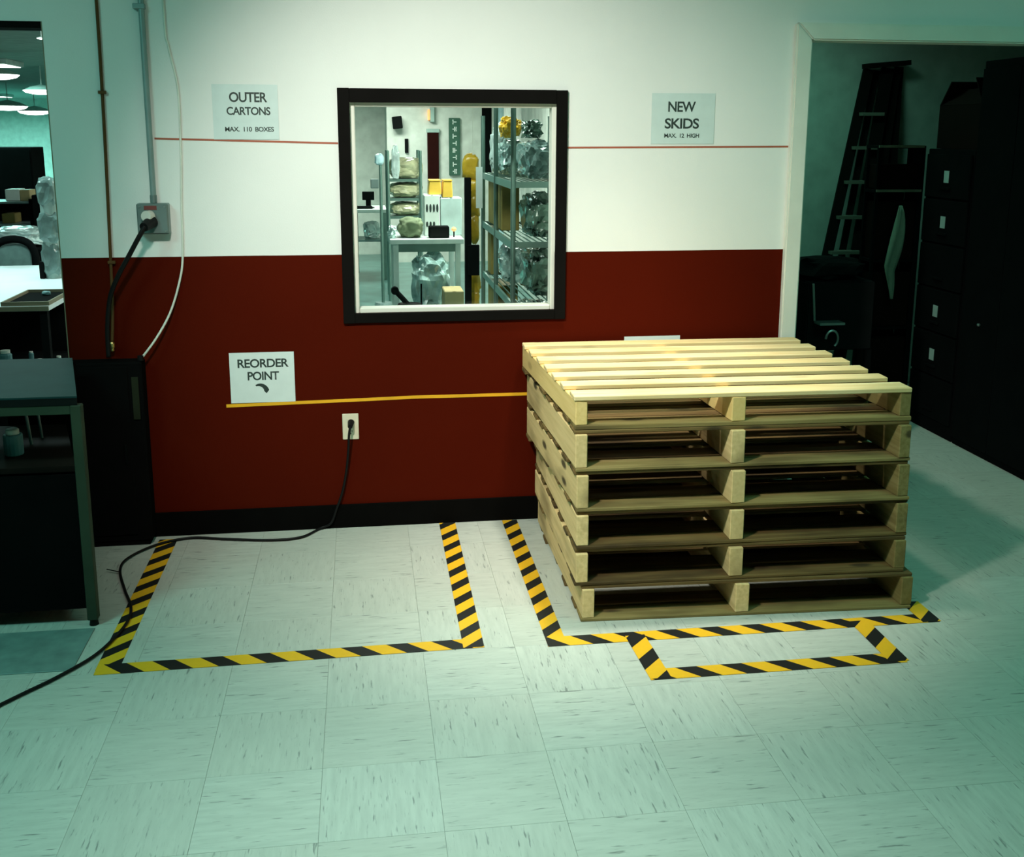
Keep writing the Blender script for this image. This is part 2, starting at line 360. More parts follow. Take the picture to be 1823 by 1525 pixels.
# floors: a slab with individual vinyl tiles on it
PITCH_T = 0.3048; TX0, TY0 = -0.142, -0.56
floor = struct('floor', bx(-4.0, 4.6, -7.0, 0.0, -0.05, -0.004), M['slab'])
tb = bmesh.new(); g = 0.0003; box(tb, -PITCH_T / 2 + g, PITCH_T / 2 - g, -PITCH_T / 2 + g, PITCH_T / 2 - g, -0.004, 0.0, bevel=0.0004)
tile_me = bpy.data.meshes.new('tile'); tb.to_mesh(tile_me); tb.free(); tile_me.materials.append(M['tile'])
far_tiles = bmesh.new()
for i in range(-13, 16):
    for j in range(-22, 3):
        x, y = TX0 + (i + 0.5) * PITCH_T, TY0 + (j + 0.5) * PITCH_T
        if x < -3.9 or x > 4.5 or y > 0 or y < -6.9: continue
        hi = min(PITCH_T / 2 - g, -0.001 - y)
        seen = -2.1 < x < 3.4 and y > -2.6
        if hi < PITCH_T / 2 - g - 1e-4:        # row cut along the wall
            if -2.1 < x < 3.6:
                t2 = bmesh.new(); box(t2, -PITCH_T / 2 + g, PITCH_T / 2 - g, -PITCH_T / 2 + g, hi, -0.004, 0.0)
                obj('tile', t2, M['tile'], floor, loc=(x, y, 0))
            continue
        if seen:
            o = bpy.data.objects.new('tile', tile_me); link(o, floor); o.location = (x, y, 0); o.rotation_euler = (0, 0, math.pi / 2 * ((i + j) % 2) + math.pi * rnd.randint(0, 1))
        else:
            box(far_tiles, x - PITCH_T / 2 + g, x + PITCH_T / 2 - g, y - PITCH_T / 2 + g, y + PITCH_T / 2 - g, -0.004, 0)
ft = obj('tile_field', far_tiles, M['tile'], floor); ft['kind'] = 'stuff'
store_floor = struct('floor_storeroom', bx(1.75, 4.6, 0.0, 2.37, -0.05, -0.004), M['slab'])
for i in range(6, 15):
    for j in range(2, 9):
        x, y = TX0 + (i + 0.5) * PITCH_T, TY0 + (j + 0.5) * PITCH_T
        if x - PITCH_T / 2 < 1.75 or y - PITCH_T / 2 < -0.001 or y > 2.1: continue
        o = bpy.data.objects.new('tile', tile_me); link(o, store_floor); o.location = (x, y, 0); o.rotation_euler = (0, 0, math.pi / 2 * ((i + j) % 2))
cut = TY0 + 2 * PITCH_T
for i in range(6, 15):
    x = TX0 + (i + 0.5) * PITCH_T
    if x - PITCH_T / 2 < 1.75 or cut < 0.01: continue
    obj('tile', bx(-PITCH_T / 2 + g, PITCH_T / 2 - g, 0.001, cut - g, -0.004, 0), M['tile'], store_floor, loc=(x, 0, 0))
struct('floor_hall', bx(-16.0, 1.75, 0.0, 24.1, -0.05, 0.0), M['hall_floor'])

struct('ceiling', bx(-4.0, 4.6, -7.0, 0.0, CEIL, CEIL + 0.08), M['ceil'])
struct('ceiling_hall', bx(-16.0, 1.75, TH, 24.1, HALL, HALL + 0.08), M['ceil'])
struct('ceiling_storeroom', bx(1.75, 4.6, TH, 2.37, 2.7, 2.78), M['ceil'])
struct('wall_left', bx(-4.1, -4.0, -7.0, 0.0, 0, CEIL), M['dimwall'])
struct('wall_right', bx(4.6, 4.7, -7.0, 2.37, 0, CEIL), M['dimwall'])
struct('wall_front', bx(-4.1, 4.7, -7.1, -7.0, 0, CEIL), M['dimwall'])
struct('wall_storeroom_back', bx(1.85, 4.6, 2.25, 2.37, 0, 2.7), M['store_wall'])
struct('wall_storeroom_side', bx(1.75, 1.85, TH, 2.37, 0, 2.7), M['store_wall'])
c690 = at(690, 300, 9.6)
struct('wall_hall_end', bx(c690.x, 1.75, 9.6, 9.72, 0, HALL), M['white_room'])
struct('wall_hall_recess', bx(-1.3, c690.x + 0.1, 10.6, 10.72, 0, HALL), M['white_room'])
struct('wall_hall_recess_side', bx(c690.x, c690.x + 0.1, 9.72, 10.6, 0, HALL), M['white_room'])
struct('wall_hall_side', bx(1.75, 1.87, 2.37, 9.72, 0, HALL), M['white_room'])
struct('wall_hall_far', bx(-16.0, -1.3, 24.0, 24.1, 0, HALL), M['white_room'])
struct('wall_hall_left', bx(-16.1, -16.0, 0.0, 24.1, 0, HALL), M['white_room'])
struct('wall_hall_return', bx(-1.4, -1.3, 10.72, 24.0, 0, HALL), M['white_room'])

# baseboard along the red wall
struct('baseboard_back', bx(DLX1 + 0.01, DRX0 - 0.02, -0.010, 0.0, 0.0, 0.105, bevel=0.002), M['base'])
# jamb edge of the left opening and its dark head
struct('trim_1', bx(DLX1 - 0.004, DLX1 - 0.0002, -0.001, TH, 0, DLZ - 0.0005), M['tan_edge'])
struct('trim_2', bx(DLX0, DLX1 - 0.0045, 0.0, TH, DLZ - 0.025, DLZ - 0.0005), M['black_frame'])

# window: black architrave, white liner and stop, glass
def ring(bm, x0, x1, z0, z1, w, y0, y1, bevel=0.0):
    box(bm, x0, x0 + w, y0, y1, z0, z1, bevel); box(bm, x1 - w, x1, y0, y1, z0, z1, bevel)
    box(bm, x0 + w, x1 - w, y0, y1, z1 - w, z1, bevel); box(bm, x0 + w, x1 - w, y0, y1, z0, z0 + w, bevel)
win = struct('window_1', bx(WX0 + 0.004, WX1 - 0.004, 0.078, 0.084, WZ0 + 0.004, WZ1 - 0.004), M['glass'])
tag(win, 'clear glass pane of the interior window')
for nm, a in (('architrave_left', (-0.087, WX0 + 0.004, 0.897, 1.851)), ('architrave_right', (WX1 - 0.004, 0.850, 0.897, 1.849)),
              ('architrave_top', (WX0 + 0.004, WX1 - 0.004, 1.799 - 0.004, 1.850)), ('architrave_bottom', (WX0 + 0.004, WX1 - 0.004, 0.898, WZ0 + 0.004))):
    o = obj('architrave', bx(a[0], a[1], -0.016, -0.0005, a[2], a[3], bevel=0.002), M['black_frame'], win)
for a in ((WX0, WX0 + 0.024, WZ0, WZ1), (WX1 - 0.020, WX1, WZ0, WZ1), (WX0 + 0.024, WX1 - 0.020, WZ1 - 0.020, WZ1), (WX0 + 0.024, WX1 - 0.020, WZ0, WZ0 + 0.022)):
    obj('window_stop', bx(a[0] + 0.0003, a[1] - 0.0003, 0.012, 0.077, a[2] + 0.0003, a[3] - 0.0003, bevel=0.003), M['white_trim'], win)

# storeroom door frame: mitred steel casing
bm = bmesh.new()
fx0, fx1, fz0, fz1, d0 = 1.817, 1.888, 2.133, 2.062, -0.028
def casing(poly, y0, y1):
    bm = bmesh.new()
    lo = [bm.verts.new((x, y0, z)) for x, z in poly]; hi = [bm.verts.new((x, y1, z)) for x, z in poly]
    bm.faces.new(lo); bm.faces.new(hi[::-1])
    for i in range(len(poly)): bm.faces.new((lo[i], lo[(i + 1) % len(poly)], hi[(i + 1) % len(poly)], hi[i]))
    bmesh.ops.bevel(bm, geom=list(bm.edges), offset=0.006, segments=2, affect='EDGES'); return bm
RX1 = 3.28
door = struct('trim_3', casing([(fx0, 0.0), (fx1, 0.0), (fx1, fz1), (fx0, fz0)], d0, 0.10), M['white_trim'])
obj('casing_head', casing([(fx0 + 0.002, fz0), (fx1 + 0.002, fz1), (RX1 - 0.071, fz1), (RX1, fz0)], d0, 0.10), M['white_trim'], door)
obj('casing_jamb', casing([(RX1 - 0.071, 0.0), (RX1, 0.0), (RX1, fz0 - 0.002), (RX1 - 0.071, fz1 - 0.002)], d0, 0.10), M['white_trim'], door)

# ------------------------------------------------------------------ added ceiling lamps, none in view
for k, (x, y, z, sx, sy, wt, col, spread, lab) in enumerate(ADDED_LAMPS):
    t = thing('added_ceiling_light', lab, 'ceiling light', (x, y, z - 0.06), group='added ceiling light panels')
    obj('housing', bx(-sx / 2 - 0.03, sx / 2 + 0.03, -sy / 2 - 0.03, sy / 2 + 0.03, 0.0, 0.0595, bevel=0.004), M['lamp_body'], t)
    obj('diffuser', bx(-sx / 2, sx / 2, -sy / 2, sy / 2, -0.008, -0.0005), M['added_panel_glow'], t)
    ld = bpy.data.lights.new('added_panel_lamp', 'AREA'); ld.shape = 'RECTANGLE'; ld.size = sx * 0.98; ld.size_y = sy * 0.98; ld.energy = wt; ld.color = col
    ld.spread = math.radians(spread)
    lo = bpy.data.objects.new('added_panel_lamp', ld); link(lo, t); lo.location = (0, 0, -0.012)

for pos, tgt, watts, col, cone, lab in ADDED_SPOTS:
    drop = CEIL - pos[2]
    sp_t = thing('added_spotlight', lab, 'spotlight', (pos[0], pos[1], CEIL - 0.02))
    aim = (Vector(tgt) - Vector(pos)).normalized(); hub = Vector((0, 0, 0.02 - drop))
    obj('mount', cy((0, 0, 0), (0, 0, 0.0195), 0.08, n=20), M['lamp_body'], sp_t)
    obj('stem', cy(hub, (0, 0, -0.0005), 0.012, n=10), M['lamp_body'], sp_t)
    obj('can', cy(hub - aim * 0.09, hub + aim * 0.05, 0.07, 0.09, n=24), M['lamp_body'], sp_t)
    ld = bpy.data.lights.new('added_spot_lamp', 'SPOT'); ld.energy = watts; ld.color = col; ld.spot_size = math.radians(cone); ld.spot_blend = 1.0; ld.shadow_soft_size = 0.10
    lo = bpy.data.objects.new('added_spot_lamp', ld); link(lo, sp_t); lo.location = hub + aim * 0.16; lo.rotation_euler = aim.to_track_quat('-Z', 'Y').to_euler()

# ------------------------------------------------------------------ pallets
def board_mesh(L, Wd, T, seed, bev=0.0025):
    bm = bmesh.new(); box(bm, -L / 2, L / 2, -Wd / 2, Wd / 2, -T / 2, T / 2, bevel=bev)
    me = bpy.data.meshes.new('board'); bmesh.ops.recalc_face_normals(bm, faces=bm.faces); bm.to_mesh(me); bm.free(); return me
BT = 0.0165; PL, PDp = 1.205, 0.955
board_cache = {}
def board(name, L, Wd, T, mt, parent, loc, rz):
    key = (round(L, 3), round(Wd, 3), round(T, 3), mt.name)
    if key not in board_cache:
        me = board_mesh(L, Wd, T, 0); me.materials.append(mt); board_cache[key] = me
    o = bpy.data.objects.new(name, board_cache[key]); link(o, parent); o.location = loc; o.rotation_euler = (0, 0, rz); return o
# front-left corner, slope of the boards, lean of the stringers (dx/dy), base and top height
PAL = [
    ((0.728, -1.026), -0.045, 0.000, 0.000, 0.131, 'aged_shaded', 'grey_wood', 'weathered wooden pallet at the bottom of the stack, on the floor'),
    ((0.704, -1.016), -0.030, 0.012, 0.131, 0.262, 'aged_shaded', 'grey_wood', 'weathered wooden pallet second from the floor in the stack'),
    ((0.706, -1.010), -0.022, 0.016, 0.262, 0.397, 'aged_shaded', 'grey_wood', 'brown wooden pallet third from the floor in the stack'),
    ((0.705, -1.004), -0.026, -0.026, 0.397, 0.540, 'aged_shaded', 'grey_wood', 'brown stained wooden pallet third from the top of the stack'),
    ((0.700, -0.998), -0.024, -0.020, 0.540, 0.684, 'aged_shaded', 'grey_wood', 'brown wooden pallet just under the bright top pallet'),
    ((0.701, -0.985), -0.024, -0.040, 0.684, 0.804, 'pine', 'tan', 'clean bright pine pallet on top of the stack'),
]
for n, (fl, sl, lean, z0, z1, mdeck, mstr, lab) in enumerate(PAL):
    t = thing('wooden_pallet', lab, 'pallet', (fl[0], fl[1], z0), group='stacked wooden pallets')
    ex = Vector((1, sl, 0)).normalized(); ey = Vector((lean, 1, 0)).normalized()
    rx, ry = math.atan2(ex.y, ex.x), math.atan2(ey.y, ey.x)
    H = z1 - z0 - 0.0006
    bt = BT if n == len(PAL) - 1 else 0.0125
    pr = random.Random(40 + n)
    top = n == len(PAL) - 1
    # seven deck boards across
    wd = [0.094, 0.074, 0.076, 0.078, 0.074, 0.078, 0.076]
    back = 0.0 if top else 0.014
    gap = (PDp - back - sum(wd)) / 6; v = back
    for k in range(7):
        vc = v + wd[k] / 2; v += wd[k] + gap
        p = ex * (PL / 2 + pr.uniform(-0.005, 0.005)) + ey * vc
        board('deck_board', PL, wd[k], bt, M['pine'] if top else M[mdeck], t, (p.x, p.y, H - bt / 2), rx + pr.uniform(-0.003, 0.003))  # lower decks use the darker wood as painted shade between pallets
    # three stringers front to back
    for k, u in enumerate((0.0215, PL / 2 - 0.03, PL - 0.0235)):
        p = ex * u + ey * (PDp / 2 + pr.uniform(-0.004, 0.004))
        board('stringer', PDp - 0.004, 0.042 if k != 1 else 0.050, H - 2 * bt - 0.0006, M[mstr] if k < 2 else M['aged'], t, (p.x, p.y, H / 2), ry)
    # six bottom boards
    for k, (vc, w_) in enumerate(((0.049, 0.096), (0.150, 0.085), (0.34, 0.085), (0.55, 0.085), (0.76, 0.085), (0.905, 0.096))):
        p = ex * (PL / 2 + pr.uniform(-0.006, 0.006)) + ey * vc
        mm = M['aged_shaded'] if (n in (1, 2) and k == 0) or k > 0 else M['aged']
        board('bottom_board', PL, w_, bt, mm, t, (p.x, p.y, bt / 2), rx + pr.uniform(-0.004, 0.004))

# ------------------------------------------------------------------ striped floor tape
def floor_tape(p0, p1, w, label, phase=0.0, z=0.0003, cut0=0.0, cut1=0.0):
    """strip whose centre line runs p0 -> p1; cut0/cut1 slant the ends (45 degree = +-w)"""
    p0, p1 = Vector((p0[0], p0[1], 0)), Vector((p1[0], p1[1], 0)); d = p1 - p0; L = d.length
    bm = bmesh.new(); T = 0.0006
    pts = [(phase + cut0 / 2, -w / 2), (phase + L + cut1 / 2, -w / 2), (phase + L - cut1 / 2, w / 2), (phase - cut0 / 2, w / 2)]
    lo = [bm.verts.new((x, y, 0)) for x, y in pts]; hi = [bm.verts.new((x, y, T)) for x, y in pts]
    bm.faces.new(lo[::-1]); bm.faces.new(hi)
    for i in range(4): bm.faces.new((lo[i], lo[(i + 1) % 4], hi[(i + 1) % 4], hi[i]))
    a = math.atan2(d.y, d.x); off = Vector((math.cos(a), math.sin(a), 0)) * -phase
    o = obj('floor_tape', bm, M['tape_fine'] if abs(d.y) > abs(d.x) and L > 0.5 else M['tape'], None, loc=(p0.x + off.x, p0.y + off.y, z), rot=(0, 0, a))
    return tag(o, label, 'floor tape', 'hazard striped floor tape')
TW = 0.066
floor_tape((-0.838, -1.150), (-0.838, -0.045), 0.074, 'black and yellow tape forming the left side of the empty marked square', 0.02)
floor_tape((-0.873, -1.149), (0.366, -1.131), TW, 'black and yellow tape along the front of the empty marked square', 0.10, 0.001)
floor_tape((0.332, -1.160), (0.336, -0.012), 0.070, 'black and yellow tape forming the right side of the empty marked square', 0.03, 0.0017)
floor_tape((0.611, -1.170), (0.611, -0.012), 0.066, 'black and yellow tape running from the wall beside the pallet stack', 0.05)
floor_tape((0.578, -1.156), (1.972, -1.160), TW, 'long black and yellow tape in front of the pallet stack', 0.03, 0.001)
floor_tape((0.892, -1.440), (0.884, -1.150), 0.068, 'short black and yellow tape at the left end of the small rectangle', 0.06, 0.0017)
floor_tape((0.858, -1.415), (1.714, -1.416), TW, 'black and yellow tape along the front of the small rectangle', 0.02, 0.001)
floor_tape((1.690, -1.440), (1.690, -1.150), 0.068, 'short black and yellow tape at the right end of the small rectangle', 0.02, 0.0017)
floor_tape((1.945, -1.190), (1.945, -1.03), 0.068, 'short black and yellow tape by the right corner of the pallet stack', 0.02, 0.0017)

# ------------------------------------------------------------------ things on the wall
def strip(name, x0, z0, x1, z1, h, mt, label, cat, group=None, T=0.0012):
    bm = bmesh.new(); v = []
    for y in (-T, -0.0002):
        v.append([bm.verts.new((x0, y, z0 - h / 2)), bm.verts.new((x1, y, z1 - h / 2)), bm.verts.new((x1, y, z1 + h / 2)), bm.verts.new((x0, y, z0 + h / 2))])
    bm.faces.new(v[0]); bm.faces.new(v[1][::-1])
    for i in range(4): bm.faces.new((v[0][i], v[0][(i + 1) % 4], v[1][(i + 1) % 4], v[1][i]))
    return tag(obj(name, bm, mt), label, cat, group)
strip('wall_tape', -0.801, 1.651, -0.0885, 1.634, 0.0075, M['red_tape'], 'thin red tape line on white wall left of the window', 'wall tape', 'red height lines')
strip('wall_tape', 0.852, 1.618, 1.815, 1.624, 0.0075, M['red_tape'], 'thin red tape line on white wall right of the window', 'wall tape', 'red height lines')
bm = bmesh.new()
pts = [(-0.580, 0.558), (-0.30, 0.5625), (0.0, 0.567), (0.196, 0.571), (0.45, 0.570), (0.70, 0.570), (1.8, 0.570)]
fr = [[bm.verts.new((x, y, z + s)) for s in (-0.0068, 0.0068)] for y in (-0.0013, -0.0002) for x, z in pts]
n_ = len(pts)
for i in range(n_ - 1):
    bm.faces.new((fr[i][0], fr[i + 1][0], fr[i + 1][1], fr[i][1])); bm.faces.new((fr[n_ + i][0], fr[n_ + i][1], fr[n_ + i + 1][1], fr[n_ + i + 1][0]))
    for s in (0, 1): bm.faces.new((fr[i][s], fr[i + 1][s], fr[n_ + i + 1][s], fr[n_ + i][s]))
tag(obj('wall_tape', bm, M['yellow_tape']), 'yellow tape line running along the red wall under the reorder sign', 'wall tape')

def text_mesh(s, w, h, space=0.92):
    cu = bpy.data.curves.new('lettering', 'FONT'); cu.body = s; cu.space_character = space; cu.resolution_u = 4; cu.offset = 0.022
    ob = bpy.data.objects.new('lettering', cu); C.objects.link(ob)
    dg = bpy.context.evaluated_depsgraph_get(); me = bpy.data.meshes.new_from_object(ob.evaluated_get(dg))
    bpy.data.objects.remove(ob)
    xs = [v.co.x for v in me.vertices]; ys = [v.co.y for v in me.vertices]
    cx, cy_ = (min(xs) + max(xs)) / 2, (min(ys) + max(ys)) / 2; kx, ky = w / (max(xs) - min(xs)), h / (max(ys) - min(ys))
    for v in me.vertices: v.co = Vector(((v.co.x - cx) * kx, 0, (v.co.y - cy_) * ky))
    return me
def sign(name, x0, x1, z0, z1, mt, label, lines, tilt=0.0, y=-0.0024):
    cx, cz = (x0 + x1) / 2, (z0 + z1) / 2
    t = thing(name, label, 'sign', (cx, y, z0)); t.rotation_euler = (0, tilt, 0)
    obj('sheet', bx(x0 - cx, x1 - cx, 0.0, 0.0009, 0, z1 - z0), mt, t)
    for s, px, py, wp, hp in lines:
        q = at(px, py, 0); a = at(px - wp / 2, py, 0); b = at(px + wp / 2, py, 0); c = at(px, py - hp / 2, 0); d = at(px, py + hp / 2, 0)
        me = text_mesh(s, b.x - a.x, c.z - d.z)
        obj('lettering', me, M['ink'], t, loc=(q.x - cx, -0.0003, q.z - z0))
    return t
sign('paper_sign', -0.573, -0.319, 1.648, 1.861, M['paper2'], 'pale paper sign reading outer cartons on the white wall',
     [('OUTER', 441.7, 173, 68, 18), ('CARTONS', 442.5, 197.6, 78, 14.5), ('MAX.  110  BOXES', 444.5, 230, 87, 8.5)])
sign('paper_sign', 1.208, 1.482, 1.634, 1.842, M['paper2'], 'pale paper sign reading new skids on the white wall',
     [('NEW', 1214, 190, 49, 18.5), ('SKIDS', 1213.7, 219.8, 61, 18.5), ('MAX.  12  HIGH', 1213.3, 241.3, 62, 7.5)])
rs = sign('paper_sign', -0.559, -0.296, 0.569, 0.783, M['paper'], 'white reorder point sign on the red wall above the yellow line',
          [('REORDER', 468.5, 646, 91, 15.5), ('POINT', 469, 668.5, 56, 15.5)])
bm = bmesh.new(); prev = None                    # swelling curved arrow
for k in range(13):
    s = k / 12; a = math.radians(118 - 108 * s); r = 0.030; w_ = 0.003 + 0.0075 * s ** 0.8
    c_ = Vector((math.cos(a), 0, math.sin(a)))
    cur = [bm.verts.new(c_ * (r - w_) + Vector((0, 0, 0))), bm.verts.new(c_ * (r + w_))]
    if prev: bm.faces.new((prev[0], prev[1], cur[1], cur[0]))
    prev = cur
tip = bm.verts.new(prev[0].co.lerp(prev[1].co, 0.5) + Vector((-0.001, 0, -0.012))); bm.faces.new((prev[0], prev[1], tip))
q = at(463, 697, 0); obj('arrow', bm, M['ink'], rs, loc=(q.x + 0.4275 - 0.002, -0.0003, q.z - 0.569))
sign('paper_sign', 1.115, 1.365, 0.600, 0.812, M['paper'], 'white paper sign peeking over the back edge of the pallet stack', [])

# electrical box with conduit and thick black cord
t = thing('junction_box', 'grey metal outlet box on white wall with a thick black plug', 'outlet box', (-0.818, 0, 1.280))
obj('body', bx(-0.060, 0.060, -0.050, -0.0005, 0.0, 0.120, bevel=0.004), M['steel_box'], t)
obj('cover_plate', bx(-0.056, 0.056, -0.0535, -0.0505, 0.004, 0.116, bevel=0.001), M['steel_box'], t)
obj('red_label', bx(-0.030, 0.018, -0.055, -0.0537, 0.096, 0.112), mat('dark red label', (0.16, 0.03, 0.025), 0.6), t)
for sx, sz in ((-0.048, 0.012), (0.048, 0.012), (-0.048, 0.108), (0.048, 0.108)):
    obj('screw', cy((sx, -0.0537, sz), (sx, -0.056, sz), 0.004, n=8), M['stainless'], t)
t = thing('conduit', 'vertical grey metal conduit running up the white wall from the outlet box', 'conduit', (-0.817, -0.014, 1.4015))
obj('pipe', cy((0, 0, 0.012), (0.0, 0, CEIL - 1.4015 - 0.001), 0.0115), M['conduit'], t, smooth=False)
obj('connector', cy((0, 0, 0.0), (0, 0, 0.030), 0.0135, n=12), M['steel_box'], t)
obj('clamp', bx(-0.030, 0.014, -0.0135, 0.0135, 0.735, 0.755, bevel=0.002), M['conduit'], t)
t = thing('power_plug', 'thick black plug and cord hanging from the metal outlet box', 'power cord', (-0.825, -0.054, 1.335))
obj('plug_face', cy((-0.002, -0.002, 0.016), (-0.012, -0.030, 0.018), 0.023, 0.021), M['grey_plug'], t)
obj('plug_body', cy((0.004, -0.003, -0.004), (-0.016, -0.060, -0.022), 0.026, 0.018), M['black'], t)
obj('cord', tube([(-0.012, -0.056, -0.018), (-0.040, -0.060, -0.065), (-0.085, -0.050, -0.140), (-0.130, -0.040, -0.215), (-0.168, -0.028, -0.30), (-0.188, -0.022, -0.42), (-0.192, -0.022, -0.541)], 0.0095), M['black'], t, smooth=True)

t = thing('air_hose', 'thin dark brown hose hanging down the white wall with brass end', 'hose', (-0.99, -0.008, 0.80))
obj('hose', tube([(0.009, 0, CEIL - 0.80 - 0.002), (0.009, 0, 1.37), (0.004, 0.001, 0.9), (-0.006, 0, 0.45), (-0.012, -0.004, 0.2), (-0.022, -0.012, 0.045)], 0.0062), M['brown_hose'], t, smooth=True)
obj('coupling', lathe([(0.007, 0.04), (0.011, 0.034), (0.011, 0.018), (0.008, 0.016), (0.008, 0.004), (0.005, 0.0)], 12), M['brass'], t, loc=(-0.023, -0.014, 0.005), smooth=False)
for z in (1.02, 0.36): obj('clip', bx(-0.012, 0.016, -0.009, 0.0075, z, z + 0.012, bevel=0.001), M['brown_hose'], t, loc=(0.004 if z > 1 else -0.006, 0, 0))

tag(obj('cable', tube([(-0.735, -0.005, CEIL - 0.002), (-0.736, -0.005, 2.17), (-0.726, -0.005, 2.0), (-0.700, -0.005, 1.84), (-0.703, -0.005, 1.6), (-0.712, -0.005, 1.4), (-0.719, -0.006, 1.188),
     (-0.738, -0.012, 1.08), (-0.778, -0.03, 0.96), (-0.835, -0.05, 0.86), (-0.892, -0.06, 0.786)], 0.0046), M['cream'], smooth=True), 'thin cream cable running down the wall and curving across the red paint', 'cable')

# ivory duplex outlet with the long black cord
t = thing('wall_outlet', 'ivory duplex wall outlet on the red wall below the yellow line', 'outlet', (-0.0705, 0, 0.395))
obj('plate', bx(-0.034, 0.034, -0.006, -0.0004, 0, 0.113, bevel=0.002), M['ivory'], t)
for z in (0.036, 0.078):
    obj('receptacle', bx(-0.015, 0.015, -0.0085, -0.0062, z - 0.014, z + 0.014, bevel=0.001), M['ivory'], t)
for sx in (-0.006, 0.006): obj('slot', bx(sx - 0.0012, sx + 0.0012, -0.0092, -0.0086, 0.033, 0.042), M['black'], t)
obj('ground_hole', cy((0, -0.0092, 0.027), (0, -0.0086, 0.027), 0.0025, n=8), M['black'], t)
t = thing('extension_cord', 'long black power cord from the ivory outlet snaking across the floor to the left', 'power cord', (-0.068, -0.012, 0.470))
o0 = Vector((-0.068, -0.012, 0.470))
obj('plug', cy((0, 0.002, 0.003), (-0.004, -0.034, -0.008), 0.014, 0.010, n=12), M['black'], t)
cr = 0.0052
fp = [(570, 940), (535, 957), (480, 962), (400, 960), (340, 958), (280, 970), (230, 993), (214, 1015), (222, 1050), (233, 1080), (228, 1105), (205, 1135), (165, 1170), (100, 1207), (40, 1236), (-60, 1285)]
path = [(-0.072, -0.046, 0.462), (-0.078, -0.047, 0.42), (-0.082, -0.035, 0.36), (-0.092, -0.022, 0.27), (-0.112, -0.018, 0.17), (-0.140, -0.017, 0.09), (-0.165, -0.022, 0.03)]
for k, (px, py) in enumerate(fp):
    q = atz(px, py, cr); zz = cr + 0.0026; yy = min(q.y, -0.022)
    path.append((q.x, yy, zz))
obj('cord', tube([Vector(p) - o0 for p in path], cr, k=10), M['black'], t, smooth=True)
q = atz(212, 1018, 0.008); obj('cable_tie', bmm((q.x - o0.x, q.y - o0.y, 0.009 - o0.z), (q.x - 0.05 - o0.x, q.y + 0.02 - o0.y, 0.014 - o0.z), 0.005, 0.0016), M['black'], t)

# narrow black cabinet against the red wall
t = thing('equipment_cabinet', 'narrow black cabinet standing against the red wall behind the bench', 'cabinet', (-1.015, -0.055, 0))
obj('body', bx(-0.40, 0.125, -0.043, 0.042, 0.02, 0.775, bevel=0.006), M['dark_panel'], t)
obj('plinth', bx(-0.39, 0.112, -0.035, 0.04, 0.0, 0.0195), M['dark_panel'], t)
dd = obj('door_panel', bx(-0.39, 0.070, -0.049, -0.0432, 0.05, 0.76, bevel=0.002), M['dark_panel'], t)
obj('handle', bx(0.040, 0.050, -0.060, -0.0492, 0.36, 0.44, bevel=0.002), M['dk_steel'], dd)
obj('hinge_strip', bx(0.084, 0.110, -0.050, -0.0432, 0.54, 0.715, bevel=0.001), mat('dull green strip', (0.018, 0.022, 0.012), 0.7, spec=0.05), t)
obj('cable_gland', cy((0.118, -0.012, 0.7755), (0.118, -0.012, 0.795), 0.012, n=12), M['black'], t)

# steel bench at the left edge
BX0, BX1, BY0, BY1 = -2.0, -0.938, -0.832, -0.19
t = thing('steel_bench', 'steel topped bench with square legs at the left edge', 'bench', ((BX0 + BX1) / 2, (BY0 + BY1) / 2, 0))
ox, oy = (BX0 + BX1) / 2, (BY0 + BY1) / 2; hx, hy = (BX1 - BX0) / 2, (BY1 - BY0) / 2
CL = 0.175           # the right end is cut back towards the wall
def prism(poly, z0, z1):
    bm = bmesh.new()
    lo = [bm.verts.new((x, y, z0)) for x, y in poly]; hi = [bm.verts.new((x, y, z1)) for x, y in poly]
    bm.faces.new(lo[::-1]); bm.faces.new(hi)
    for i in range(len(poly)): bm.faces.new((lo[i], lo[(i + 1) % len(poly)], hi[(i + 1) % len(poly)], hi[i]))
    return bm
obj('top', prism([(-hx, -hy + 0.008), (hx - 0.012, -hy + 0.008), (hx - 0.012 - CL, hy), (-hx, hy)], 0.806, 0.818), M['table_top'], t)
obj('edge_band', bx(-hx, hx - 0.012, -hy + 0.004, -hy + 0.0079, 0.788, 0.812), M['black'], t)
obj('apron', bx(-hx + 0.036, hx - 0.036, -hy + 0.006, -hy + 0.030, 0.757, 0.7875, bevel=0.001), M['leg'], t)
obj('rear_apron', bx(-hx + 0.036, hx - 0.036 - CL, hy - 0.030, hy - 0.006, 0.757, 0.8055), M['leg'], t)
for sx in (-1, 1):
    for sy in (-1, 1):
        lx = sx * (hx - 0.018) - (CL if sx > 0 and sy > 0 else 0); ly = sy * (hy - 0.018)
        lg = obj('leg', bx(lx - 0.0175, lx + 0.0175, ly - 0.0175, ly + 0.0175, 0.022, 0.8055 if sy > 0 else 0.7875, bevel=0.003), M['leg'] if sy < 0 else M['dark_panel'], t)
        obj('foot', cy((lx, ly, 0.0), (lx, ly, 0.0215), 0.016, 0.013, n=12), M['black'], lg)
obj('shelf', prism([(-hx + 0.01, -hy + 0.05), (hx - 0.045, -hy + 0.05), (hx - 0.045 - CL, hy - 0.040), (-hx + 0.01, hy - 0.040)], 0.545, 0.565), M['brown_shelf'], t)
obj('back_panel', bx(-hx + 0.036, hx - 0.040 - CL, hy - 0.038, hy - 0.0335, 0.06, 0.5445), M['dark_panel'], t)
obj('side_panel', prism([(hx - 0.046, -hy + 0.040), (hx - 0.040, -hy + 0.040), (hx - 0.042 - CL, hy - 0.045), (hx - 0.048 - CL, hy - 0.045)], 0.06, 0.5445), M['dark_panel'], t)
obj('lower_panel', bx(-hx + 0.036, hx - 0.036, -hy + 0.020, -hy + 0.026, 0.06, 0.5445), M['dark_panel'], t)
q = at(26, 812, -0.62)
